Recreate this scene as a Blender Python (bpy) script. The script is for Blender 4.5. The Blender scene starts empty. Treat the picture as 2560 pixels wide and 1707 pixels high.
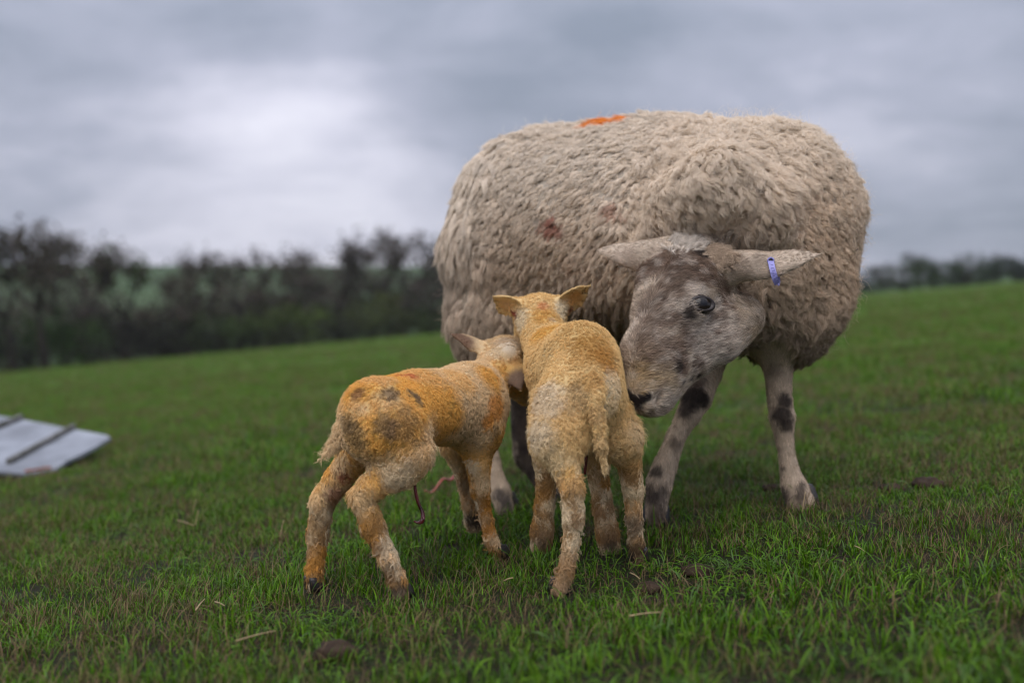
import bpy, math, random
import numpy as np
from mathutils import Vector, Matrix
from mathutils.bvhtree import BVHTree

random.seed(7)
RNG = np.random.default_rng(7)
SC = bpy.context.scene
COL = SC.collection

# ------------------------------------------------------------------ camera
F_PX = 2489.0                      # 35 mm lens on a 36 mm frame, in pixels of the 2560 x 1707 photograph
CAM_H = 0.40
PITCH = math.radians(2.6)
CS, SN = math.cos(PITCH), math.sin(PITCH)
CAM = np.array([0.0, 0.0, CAM_H])
RIGHT = np.array([1.0, 0.0, 0.0])
FWD = np.array([0.0, CS, -SN])
UP = np.array([0.0, SN, CS])
cd = bpy.data.cameras.new('camera')
cd.lens = 35.0
cd.sensor_width = 36.0
cd.clip_start = 0.05
cd.clip_end = 3000.0
cd.dof.use_dof = True
cd.dof.focus_distance = 1.48
cd.dof.aperture_fstop = 2.2
cam = bpy.data.objects.new('camera', cd)
COL.objects.link(cam)
cam.location = CAM
cam.rotation_euler = (math.pi / 2 - PITCH, 0, 0)
SC.camera = cam

# ------------------------------------------------------------------ view
SC.render.engine = 'CYCLES'
SC.view_settings.view_transform = 'Standard'
SC.view_settings.look = 'None'
SC.view_settings.exposure = 0.38
SC.view_settings.gamma = 1.0
SC.view_settings.use_curve_mapping = False
SC.cycles.use_denoising = True
SC.cycles.filter_width = 1.1
SC.cycles.max_bounces = 8
SC.cycles.diffuse_bounces = 4
SC.cycles.transparent_max_bounces = 8
SC.cycles.volume_bounces = 1
SC.cycles_curves.shape = 'THICK'
SC.cycles_curves.subdivisions = 2


def P(px, py, D):
    """pixel of the photograph + distance along the view axis -> world point"""
    return CAM + RIGHT * ((px - 1280) / F_PX * D) + UP * ((853.5 - py) / F_PX * D) + FWD * D


# ------------------------------------------------------------------ world
SUN_EL, SUN_AZ = math.radians(58), math.radians(205)     # azimuth: clockwise from +Y
w = bpy.data.worlds.new('World')
SC.world = w
w.use_nodes = True
nt = w.node_tree
nt.nodes.clear()
N = nt.nodes.new
L = nt.links.new
out = N('ShaderNodeOutputWorld')
bg = N('ShaderNodeBackground')
bg.inputs['Strength'].default_value = 0.1
L(bg.outputs[0], out.inputs[0])
sky = N('ShaderNodeTexSky')
sky.sky_type = 'NISHITA'
sky.sun_disc = False
sky.sun_elevation = SUN_EL
sky.sun_rotation = SUN_AZ
tc = N('ShaderNodeTexCoord')
sep = N('ShaderNodeSeparateXYZ')
L(tc.outputs['Generated'], sep.inputs[0])


def wmath(op, a, b=None, c=None):
    n = N('ShaderNodeMath')
    n.operation = op
    for i, v in enumerate((a, b, c)):
        if v is None:
            continue
        if isinstance(v, (int, float)):
            n.inputs[i].default_value = v
        else:
            L(v, n.inputs[i])
    return n.outputs[0]


zz = wmath('ADD', wmath('ABSOLUTE', sep.outputs[2]), 0.30)
cx = wmath('DIVIDE', sep.outputs[0], zz)
cy = wmath('DIVIDE', sep.outputs[1], zz)
cmb = N('ShaderNodeCombineXYZ')
L(cx, cmb.inputs[0])
L(cy, cmb.inputs[1])


def wnoise(scale, detail, rough, off, dist=0.0):
    mp = N('ShaderNodeMapping')
    mp.inputs['Location'].default_value = off
    mp.inputs['Scale'].default_value = (scale, scale * 1.25, scale)
    L(cmb.outputs[0], mp.inputs[0])
    n = N('ShaderNodeTexNoise')
    n.inputs['Scale'].default_value = 1.0
    n.inputs['Detail'].default_value = detail
    n.inputs['Roughness'].default_value = rough
    n.inputs['Distortion'].default_value = dist
    L(mp.outputs[0], n.inputs['Vector'])
    return n.outputs['Fac']


def lobe(px, py, width, amount):
    """a brighter or darker bank of cloud around one direction of the sky"""
    d = P(px, py, 1.0) - CAM
    d = d / np.linalg.norm(d)
    dp = N('ShaderNodeVectorMath')
    dp.operation = 'DOT_PRODUCT'
    L(tc.outputs['Generated'], dp.inputs[0])
    dp.inputs[1].default_value = d
    # exp(-(1-dot)/width)
    e = wmath('POWER', 2.718, wmath('DIVIDE', wmath('SUBTRACT', dp.outputs['Value'], 1.0), width))
    return wmath('MULTIPLY', e, amount)


n1 = wnoise(0.62, 4.0, 0.52, (3.1, 1.7, 0.0), 0.15)
n2 = wnoise(1.9, 5.0, 0.60, (0.4, 5.2, 1.0), 0.2)
fac = wmath('ADD', wmath('MULTIPLY', wmath('SUBTRACT', n1, 0.5), 1.25), wmath('MULTIPLY', wmath('SUBTRACT', n2, 0.5), 1.1))
fac = wmath('ADD', fac, 0.34)
for args in ((380, 400, 0.014, 0.22), (560, 540, 0.014, 0.20), (820, 440, 0.012, 0.30), (150, 500, 0.02, 0.16), (2330, 620, 0.012, 0.16), (2250, 470, 0.003, -0.10), (150, 60, 0.012, -0.16), (2450, 330, 0.03, -0.20), (1300, -150, 0.03, -0.12), (1250, 230, 0.010, -0.05), (560, 20, 0.012, -0.20), (1000, 40, 0.012, -0.10), (1000, 560, 0.012, 0.16)):
    fac = wmath('ADD', fac, lobe(*args))
ramp = N('ShaderNodeValToRGB')
el = ramp.color_ramp.elements
el[0].position = 0.0
el[0].color = (1.75, 2.0, 2.55, 1)
el[1].position = 1.0
el[1].color = (6.5, 6.45, 7.2, 1)
e2 = el.new(0.38)
e2.color = (2.95, 3.1, 3.85, 1)
e3 = el.new(0.72)
e3.color = (5.0, 5.0, 5.85, 1)
L(fac, ramp.inputs[0])
# overcast sky grows brighter towards the zenith
zen = wmath('MULTIPLY_ADD', wmath('POWER', wmath('MAXIMUM', sep.outputs[2], 0.0), 1.6), 2.9, 1.0)
zm = N('ShaderNodeVectorMath')
zm.operation = 'SCALE'
L(ramp.outputs[0], zm.inputs[0])
L(zen, zm.inputs['Scale'])
mx = N('ShaderNodeMix')
mx.data_type = 'RGBA'
mx.inputs[0].default_value = 0.97
L(sky.outputs[0], mx.inputs[6])
L(zm.outputs[0], mx.inputs[7])
L(mx.outputs[2], bg.inputs[0])

sd = bpy.data.lights.new('sun', 'SUN')
sd.energy = 1.5
sd.angle = math.radians(50)
sd.color = (1.0, 0.94, 0.86)
sun = bpy.data.objects.new('sun', sd)
COL.objects.link(sun)
sdir = Vector((math.sin(SUN_AZ) * math.cos(SUN_EL), math.cos(SUN_AZ) * math.cos(SUN_EL), math.sin(SUN_EL)))
sun.rotation_euler = sdir.to_track_quat('Z', 'Y').to_euler()
sun.location = (0, -4, 8)


# ------------------------------------------------------------------ helpers
def tag(o, label=None, cat=None, group=None, kind=None):
    for k, v in (('label', label), ('category', cat), ('group', group), ('kind', kind)):
        if v:
            o[k] = v
    return o


def empty(name, loc, label, cat, group=None):
    o = bpy.data.objects.new(name, None)
    o.empty_display_size = 0.05
    COL.objects.link(o)
    o.location = [float(v) for v in loc]
    return tag(o, label, cat, group)


def put(name, data, parent=None):
    """link one object; vertices are given in world space, so a parent's location is undone"""
    o = bpy.data.objects.new(name, data)
    COL.objects.link(o)
    if parent is not None:
        o.parent = parent
        o.matrix_parent_inverse = Matrix.Translation(parent.location).inverted()
    return o


def mesh(name, V, Fa, mat=None, smooth=True, colors=None):
    m = bpy.data.meshes.new(name)
    V = np.asarray(V, dtype=np.float32)
    if isinstance(Fa, np.ndarray):
        nf, k = Fa.shape
        m.vertices.add(len(V))
        m.vertices.foreach_set('co', V.ravel())
        m.loops.add(nf * k)
        m.loops.foreach_set('vertex_index', Fa.astype(np.int32).ravel())
        m.polygons.add(nf)
        m.polygons.foreach_set('loop_start', np.arange(0, nf * k, k, dtype=np.int32))
        m.update(calc_edges=True)
    else:
        m.from_pydata(V.tolist(), [], Fa)
    if smooth:
        m.polygons.foreach_set('use_smooth', np.ones(len(m.polygons), dtype=bool))
    if colors is not None:
        a = m.attributes.new('col', 'FLOAT_COLOR', 'POINT')
        c = np.ones((len(V), 4), dtype=np.float32)
        c[:, :3] = colors
        a.data.foreach_set('color', c.ravel())
    if mat:
        m.materials.append(mat)
    m.validate()
    return m


def unit(v):
    v = np.asarray(v, dtype=float)
    return v / (np.linalg.norm(v, axis=-1, keepdims=True) + 1e-12)


_LAT = RNG.random((32, 32, 32)).astype(np.float32)


def vnoise(p, scale, off=0.0):
    """smooth value noise, 0..1"""
    q = np.asarray(p, dtype=np.float64) * scale + off + 1000.0
    i = np.floor(q).astype(np.int64)
    f = q - i
    f = f * f * (3 - 2 * f)
    i &= 31
    j = (i + 1) & 31
    x0, y0, z0 = i[..., 0], i[..., 1], i[..., 2]
    x1, y1, z1 = j[..., 0], j[..., 1], j[..., 2]
    fx, fy, fz = f[..., 0], f[..., 1], f[..., 2]
    c00 = _LAT[x0, y0, z0] * (1 - fx) + _LAT[x1, y0, z0] * fx
    c10 = _LAT[x0, y1, z0] * (1 - fx) + _LAT[x1, y1, z0] * fx
    c01 = _LAT[x0, y0, z1] * (1 - fx) + _LAT[x1, y0, z1] * fx
    c11 = _LAT[x0, y1, z1] * (1 - fx) + _LAT[x1, y1, z1] * fx
    return (c00 * (1 - fy) + c10 * fy) * (1 - fz) + (c01 * (1 - fy) + c11 * fy) * fz


def fnoise(p, scale, off=0.0):
    return 0.55 * vnoise(p, scale, off) + 0.3 * vnoise(p, scale * 2.1, off + 7.3) + 0.15 * vnoise(p, scale * 4.3, off + 3.1)


def sstep(a, b, x):
    t = np.clip((x - a) / (b - a), 0, 1)
    return t * t * (3 - 2 * t)


# ------------------------------------------------------------------ materials
def mat_new(name):
    m = bpy.data.materials.new(name)
    m.use_nodes = True
    b = m.node_tree.nodes['Principled BSDF']
    return m, m.node_tree, b


def mat_attr(name, rough=0.8, spec=0.2, gain=1.0, sheen=0.0, sub=0.0, trans=0.0):
    """colour comes from the 'col' attribute"""
    m, t, b = mat_new(name)
    a = t.nodes.new('ShaderNodeAttribute')
    a.attribute_name = 'col'
    b.inputs['Roughness'].default_value = rough
    b.inputs['Specular IOR Level'].default_value = spec
    if sheen:
        b.inputs['Sheen Weight'].default_value = sheen
    g = t.nodes.new('ShaderNodeVectorMath')
    g.operation = 'SCALE'
    g.inputs['Scale'].default_value = gain
    t.links.new(a.outputs['Color'], g.inputs[0])
    t.links.new(g.outputs[0], b.inputs['Base Color'])
    if trans:
        tr = t.nodes.new('ShaderNodeBsdfTranslucent')
        t.links.new(g.outputs[0], tr.inputs['Color'])
        mxs = t.nodes.new('ShaderNodeMixShader')
        mxs.inputs[0].default_value = trans
        t.links.new(b.outputs[0], mxs.inputs[1])
        t.links.new(tr.outputs[0], mxs.inputs[2])
        t.links.new(mxs.outputs[0], t.nodes['Material Output'].inputs[0])
    return m


def mat_flat(name, c, rough=0.7, spec=0.3, noise=0.0, nscale=40.0, coat=0.0, c2=None):
    m, t, b = mat_new(name)
    b.inputs['Roughness'].default_value = rough
    b.inputs['Specular IOR Level'].default_value = spec
    b.inputs['Coat Weight'].default_value = coat
    b.inputs['Base Color'].default_value = (*c, 1)
    if noise:
        tcn = t.nodes.new('ShaderNodeTexCoord')
        n = t.nodes.new('ShaderNodeTexNoise')
        n.inputs['Scale'].default_value = nscale
        n.inputs['Detail'].default_value = 5
        t.links.new(tcn.outputs['Object'], n.inputs['Vector'])
        r = t.nodes.new('ShaderNodeValToRGB')
        c2 = c2 or tuple(v * (1 - noise) for v in c)
        r.color_ramp.elements[0].position = 0.35
        r.color_ramp.elements[0].color = (*c2, 1)
        r.color_ramp.elements[1].position = 0.68
        r.color_ramp.elements[1].color = (*c, 1)
        t.links.new(n.outputs['Fac'], r.inputs[0])
        t.links.new(r.outputs[0], b.inputs['Base Color'])
        bp = t.nodes.new('ShaderNodeBump')
        bp.inputs['Strength'].default_value = 0.3
        bp.inputs['Distance'].default_value = 0.01
        t.links.new(n.outputs['Fac'], bp.inputs['Height'])
        t.links.new(bp.outputs[0], b.inputs['Normal'])
    return m


M_SKIN = mat_attr('animal_skin', 0.85, 0.15)
M_WOOL = mat_attr('wool_fibre', 0.75, 0.2, trans=0.12)
M_HAIR = mat_attr('short_hair', 0.6, 0.25, trans=0.08)
M_GRASS = mat_attr('grass_blade', 0.5, 0.18, trans=0.17)
M_BARK = mat_flat('bark', (0.06, 0.048, 0.042), 0.9, 0.1, 0.4, 6.0)
M_LEAF = mat_attr('spring_leaf', 0.9, 0.05, trans=0.1)
M_HOOF = mat_flat('hoof_horn', (0.035, 0.03, 0.028), 0.45, 0.4, 0.5, 60.0)

# ------------------------------------------------------------------ ground
C0, KX, HC = 0.0201, 0.086, 0.38


def plane_z(x, y):
    """the sloping pasture: rises to the right, falls gently away"""
    zr = (y * (C0 * CS - SN) + KX * x - HC) / (CS + C0 * SN)
    return CAM_H + zr


def ground_z(x, y):
    x = np.asarray(x, dtype=float)
    y = np.asarray(y, dtype=float)
    p = np.stack([x, y, np.zeros_like(x)], -1)
    b = (vnoise(p, 2.4) - 0.5) * 0.030
    b2 = (vnoise(p, 0.35, 9.0) - 0.5) * 0.10 * sstep(6, 14, y)
    return plane_z(x, y) + b + b2


def on_ground(px, py):
    """the point of the pasture seen at that pixel"""
    xn, yn = (px - 1280) / F_PX, (853.5 - py) / F_PX
    D = HC / (C0 + KX * xn - yn)
    q = P(px, py, D)
    q[2] = float(ground_z(q[0], q[1]))
    return q


def sheet(xs, ys, zf):
    X, Y = np.meshgrid(xs, ys)
    V = np.stack([X, Y, zf(X, Y)], -1).reshape(-1, 3)
    nx, ny = len(xs), len(ys)
    i = np.arange(nx * ny).reshape(ny, nx)
    Fq = np.stack([i[:-1, :-1], i[:-1, 1:], i[1:, 1:], i[1:, :-1]], -1).reshape(-1, 4)
    return V, Fq


def spaced(lo, hi, near, growth):
    a = [0.0]
    s = near
    while a[-1] < hi:
        a.append(a[-1] + s)
        s *= growth
    return np.array([v + lo for v in a])


MUD = [on_ground(px, py) + np.array([0, 0, r]) for px, py, r in
       ((1560, 1430, .10), (1720, 1440, .13), (1830, 1425, .10), (1480, 1440, .07), (2240, 1225, .07), (2160, 1330, .07),
        (860, 1560, .06), (900, 1655, .06), (430, 1420, .05), (1990, 1500, .05), (650, 1400, .06), (2330, 1090, .09),
        (1380, 1640, .05), (820, 1520, .04), (2050, 1610, .05), (300, 1330, .07), (1120, 1600, .05), (2450, 1560, .06))]


FEET = [on_ground(*q) for q in ((1008, 1502), (787, 1490), (1252, 1390), (1188, 1312), (1398, 1485), (1597, 1405), (1352, 1370), (1524, 1374), (2008, 1272), (1640, 1318))]


def mud_weight(x, y):
    wgt = np.zeros_like(np.asarray(x, dtype=float))
    p = np.stack([x, y, np.zeros_like(x)], -1)
    nz = fnoise(p, 22.0, 2.0)
    for m in MUD:
        r = m[2] - float(ground_z(m[0], m[1]))
        d = np.hypot(x - m[0], (y - m[1])) / r
        wgt = np.maximum(wgt, sstep(1.25, 0.45, d + (nz - 0.5) * 1.3))
    return np.maximum(wgt, sstep(0.68, 0.80, fnoise(p, 2.3, 31.0)) * 0.6)


m, t, b = mat_new('pasture_soil')
b.inputs['Roughness'].default_value = 0.85
b.inputs['Specular IOR Level'].default_value = 0.2
tcn = t.nodes.new('ShaderNodeTexCoord')


def tnoise(scale, detail, rough=0.6):
    n = t.nodes.new('ShaderNodeTexNoise')
    n.inputs['Scale'].default_value = scale
    n.inputs['Detail'].default_value = detail
    n.inputs['Roughness'].default_value = rough
    t.links.new(tcn.outputs['Object'], n.inputs['Vector'])
    return n


def tramp(src, stops):
    r = t.nodes.new('ShaderNodeValToRGB')
    e = r.color_ramp.elements
    e[0].position, e[0].color = stops[0][0], (*stops[0][1], 1)
    e[1].position, e[1].color = stops[-1][0], (*stops[-1][1], 1)
    for pos, c in stops[1:-1]:
        x = e.new(pos)
        x.color = (*c, 1)
    t.links.new(src, r.inputs[0])
    return r


soil = tramp(tnoise(70, 8).outputs['Fac'], [(0.3, (0.008, 0.007, 0.003)), (0.45, (0.020, 0.015, 0.007)), (0.55, (0.016, 0.026, 0.004)), (0.75, (0.030, 0.034, 0.010))])
far = tramp(tnoise(0.45, 9, 0.7).outputs['Fac'], [(0.3, (0.046, 0.104, 0.004)), (0.5, (0.060, 0.124, 0.006)), (0.7, (0.078, 0.138, 0.008))])
sp = t.nodes.new('ShaderNodeSeparateXYZ')
t.links.new(tcn.outputs['Object'], sp.inputs[0])
mr = t.nodes.new('ShaderNodeMapRange')
mr.inputs[1].default_value = 2.6
mr.inputs[2].default_value = 6.5
t.links.new(sp.outputs[1], mr.inputs[0])
mm = t.nodes.new('ShaderNodeMix')
mm.data_type = 'RGBA'
t.links.new(mr.outputs[0], mm.inputs[0])
t.links.new(soil.outputs[0], mm.inputs[6])
t.links.new(far.outputs[0], mm.inputs[7])
t.links.new(mm.outputs[2], b.inputs['Base Color'])
bp = t.nodes.new('ShaderNodeBump')
bp.inputs['Strength'].default_value = 0.8
bp.inputs['Distance'].default_value = 0.02
t.links.new(tnoise(90, 6).outputs['Fac'], bp.inputs['Height'])
t.links.new(bp.outputs[0], b.inputs['Normal'])
M_SOIL = m

hx = spaced(0, 420, 0.04, 1.03)
xs = np.concatenate([-hx[:0:-1], hx])
ys = np.concatenate([-spaced(0, 60, 0.4, 1.3)[:0:-1], spaced(0, 420, 0.04, 1.028)])
V, Fq = sheet(xs, ys, ground_z)
field = put('field', mesh('field', V, Fq, M_SOIL))
tag(field, kind='structure')


# hill behind the wood on the left
def hill_z(X, Y):
    az = X / np.maximum(Y, 1.0)
    side = sstep(0.30, -0.05, az)
    top = P(500, 662, 190.0)[2]
    rise = sstep(88, 200, Y)
    p = np.stack([X, Y, 0 * X], -1)
    return plane_z(X, 88 + 0 * Y) - 1.2 + side * rise * (top - plane_z(X, 88 + 0 * Y) + 1.2) + (vnoise(p, 0.02) - 0.5) * 1.0 - sstep(215, 330, Y) * 30


V, Fq = sheet(np.linspace(-190, 90, 71), np.linspace(86, 330, 50), hill_z)
m, t, b = mat_new('hill_pasture')
tcn = t.nodes.new('ShaderNodeTexCoord')
b.inputs['Roughness'].default_value = 0.9
r = tramp(tnoise(0.05, 6).outputs['Fac'], [(0.3, (0.020, 0.050, 0.008)), (0.7, (0.034, 0.066, 0.011))])
t.links.new(r.outputs[0], b.inputs['Base Color'])
hill = put('hill', mesh('hill', V, Fq, m))
tag(hill, kind='structure')

# ------------------------------------------------------------------ grass
SRC = bpy.data.collections.new('grass_tuft_sources')      # source meshes only, not linked to the scene


def tuft(i, blades, radius, hmin, hmax, wmin, wmax, dead, flat=False):
    V, Fa, Cc = [], [], []
    rg = np.random.default_rng(100 + i)
    for k in range(blades):
        a = rg.random() * 6.283
        r0 = radius * math.sqrt(rg.random())
        base = np.array([math.cos(a) * r0, math.sin(a) * r0, rg.uniform(0, .008) if flat else -0.004])
        la = rg.random() * 6.283
        lean = rg.uniform(1.2, 1.75) if flat else rg.uniform(0.2, 1.6)
        h = rg.uniform(hmin, hmax) * (1.0 if rg.random() < 0.85 else 1.35)
        wd = rg.uniform(wmin, wmax)
        isdead = rg.random() < dead
        if isdead:
            lean = rg.uniform(0.9, 1.6)
            wd *= 0.6
            c = np.array([0.20, 0.135, 0.065]) * rg.uniform(0.35, 1.1)
        else:
            hue = rg.random()
            c = np.array([0.050, 0.150, 0.003]) * (1 - hue) + np.array([0.128, 0.250, 0.009]) * hue
            c = c * rg.uniform(0.6, 1.2)
            if rg.random() < 0.15:
                c = np.array([0.070, 0.135, 0.028]) * rg.uniform(0.8, 1.2)
        dirv = np.array([math.cos(la), math.sin(la), 0])
        side = np.array([-math.sin(la), math.cos(la), 0])
        tw = rg.uniform(-0.8, 0.8)
        side = unit(side * math.cos(tw) + np.array([0, 0, 1]) * math.sin(tw) * 0.6)
        n0 = len(V)
        S = 4
        ang = rg.uniform(0.0, 0.5) * lean + (0.7 if flat else 0)
        pt = base.copy()
        for s in range(S + 1):
            u = s / S
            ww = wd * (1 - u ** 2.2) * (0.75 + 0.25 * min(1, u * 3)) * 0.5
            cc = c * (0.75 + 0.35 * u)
            if s < S:
                V += [pt - side * ww, pt + side * ww]
                Cc += [cc, cc]
            else:
                V.append(pt.copy())
                Cc.append(cc * (0.9 if not isdead else 1.0))
            th = ang + (lean * 1.15) * u ** 1.3
            pt = pt + (dirv * math.sin(th) + np.array([0, 0, 1]) * math.cos(th)) * h / S
        for s in range(S - 1):
            q = n0 + 2 * s
            Fa.append((q, q + 1, q + 3, q + 2))
        q = n0 + 2 * (S - 1)
        Fa.append((q, q + 1, q + 2))
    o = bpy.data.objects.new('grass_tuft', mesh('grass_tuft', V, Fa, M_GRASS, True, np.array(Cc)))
    SRC.objects.link(o)


for i in range(9):
    tuft(i, 38, 0.048, 0.010, 0.029, 0.0014, 0.0029, 0.045)       # short cropped turf
for i in range(9, 13):
    tuft(i, 14, 0.03, 0.020, 0.048, 0.0020, 0.0036, 0.06)        # longer tufts
for i in range(16, 18):
    tuft(i, 40, 0.06, 0.018, 0.036, 0.0013, 0.0028, 0.07, flat=True)   # trodden, lying blades
for i in range(13, 16):
    tuft(i, 26, 0.05, 0.025, 0.05, 0.0012, 0.0026, 0.85)         # dead thatch

pts, rots, scl, idx = [], [], [], []


def scatter(y0, y1, dens, smin, smax):
    area_w = lambda y: 0.62 * y + 0.7
    n = int(dens * (area_w(y0) + area_w(y1)) * (y1 - y0))
    y = RNG.uniform(y0, y1, n * 2)
    keep = RNG.random(n * 2) < area_w(y) / area_w(y1)
    y = y[keep][:n]
    x = RNG.uniform(-1, 1, len(y)) * area_w(y)
    mw = mud_weight(x, y)
    p = np.stack([x, y, 0 * x], -1)
    dn = fnoise(p, 3.2, 12.0)
    keep = RNG.random(len(x)) > mw * 0.6
    for g in FEET:      # grass is pressed down round the feet
        keep &= np.hypot(x - g[0], y - g[1] + 0.012) > 0.034 * RNG.uniform(0.7, 1.25, len(x))
    x, y, mw, dn = x[keep], y[keep], mw[keep], dn[keep]
    z = ground_z(x, y)
    k = RNG.integers(0, 9, len(x))
    longer = RNG.random(len(x)) < 0.10 + 0.5 * sstep(0.52, 0.68, dn)
    k = np.where(longer, RNG.integers(9, 13, len(x)), k)
    k = np.where(RNG.random(len(x)) < 0.025 + 0.60 * mw, RNG.integers(13, 16, len(x)), k)
    k = np.where((RNG.random(len(x)) < 0.46 + 0.3 * mw) & (k < 9), RNG.integers(16, 18, len(x)), k)
    pts.append(np.stack([x, y, z], -1))
    rots.append(np.stack([RNG.normal(0, 0.12, len(x)), RNG.normal(0, 0.12, len(x)), RNG.uniform(0, 6.283, len(x))], -1))
    scl.append(RNG.uniform(smin, smax, len(x)) * (0.85 + 0.5 * (dn - 0.35)))
    idx.append(k)


scatter(0.7, 3.0, 1900, 0.58, 1.0)
scatter(3.0, 6.5, 520, 0.9, 1.4)
scatter(6.5, 14, 150, 1.2, 1.9)
scatter(14, 32, 26, 1.8, 2.8)
scatter(32, 62, 4, 3.2, 4.6)
pts = np.concatenate(pts)
gm = bpy.data.meshes.new('grass')
gm.vertices.add(len(pts))
gm.vertices.foreach_set('co', pts.astype(np.float32).ravel())
a = gm.attributes.new('rot', 'FLOAT_VECTOR', 'POINT')
a.data.foreach_set('vector', np.concatenate(rots).astype(np.float32).ravel())
a = gm.attributes.new('scl', 'FLOAT', 'POINT')
a.data.foreach_set('value', np.concatenate(scl).astype(np.float32))
a = gm.attributes.new('idx', 'INT', 'POINT')
a.data.foreach_set('value', np.concatenate(idx).astype(np.int32))
grass = put('grass', gm)
tag(grass, 'short green pasture grass with muddy gaps and dead stems', 'grass', kind='stuff')
ng = bpy.data.node_groups.new('scatter_tufts', 'GeometryNodeTree')
ng.interface.new_socket('Geometry', in_out='INPUT', socket_type='NodeSocketGeometry')
ng.interface.new_socket('Geometry', in_out='OUTPUT', socket_type='NodeSocketGeometry')
gi = ng.nodes.new('NodeGroupInput')
go = ng.nodes.new('NodeGroupOutput')
ci = ng.nodes.new('GeometryNodeCollectionInfo')
ci.inputs['Collection'].default_value = SRC
ci.inputs['Separate Children'].default_value = True
ci.inputs['Reset Children'].default_value = True
ip = ng.nodes.new('GeometryNodeInstanceOnPoints')


def nattr(nm, ty):
    n = ng.nodes.new('GeometryNodeInputNamedAttribute')
    n.data_type = ty
    n.inputs['Name'].default_value = nm
    return n.outputs['Attribute']


ng.links.new(gi.outputs[0], ip.inputs['Points'])
ng.links.new(ci.outputs[0], ip.inputs['Instance'])
ip.inputs['Pick Instance'].default_value = True
ng.links.new(nattr('idx', 'INT'), ip.inputs['Instance Index'])
ng.links.new(nattr('rot', 'FLOAT_VECTOR'), ip.inputs['Rotation'])
ng.links.new(nattr('scl', 'FLOAT'), ip.inputs['Scale'])
ng.links.new(ip.outputs[0], go.inputs[0])
grass.modifiers.new('scatter_tufts', 'NODES').node_group = ng


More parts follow.
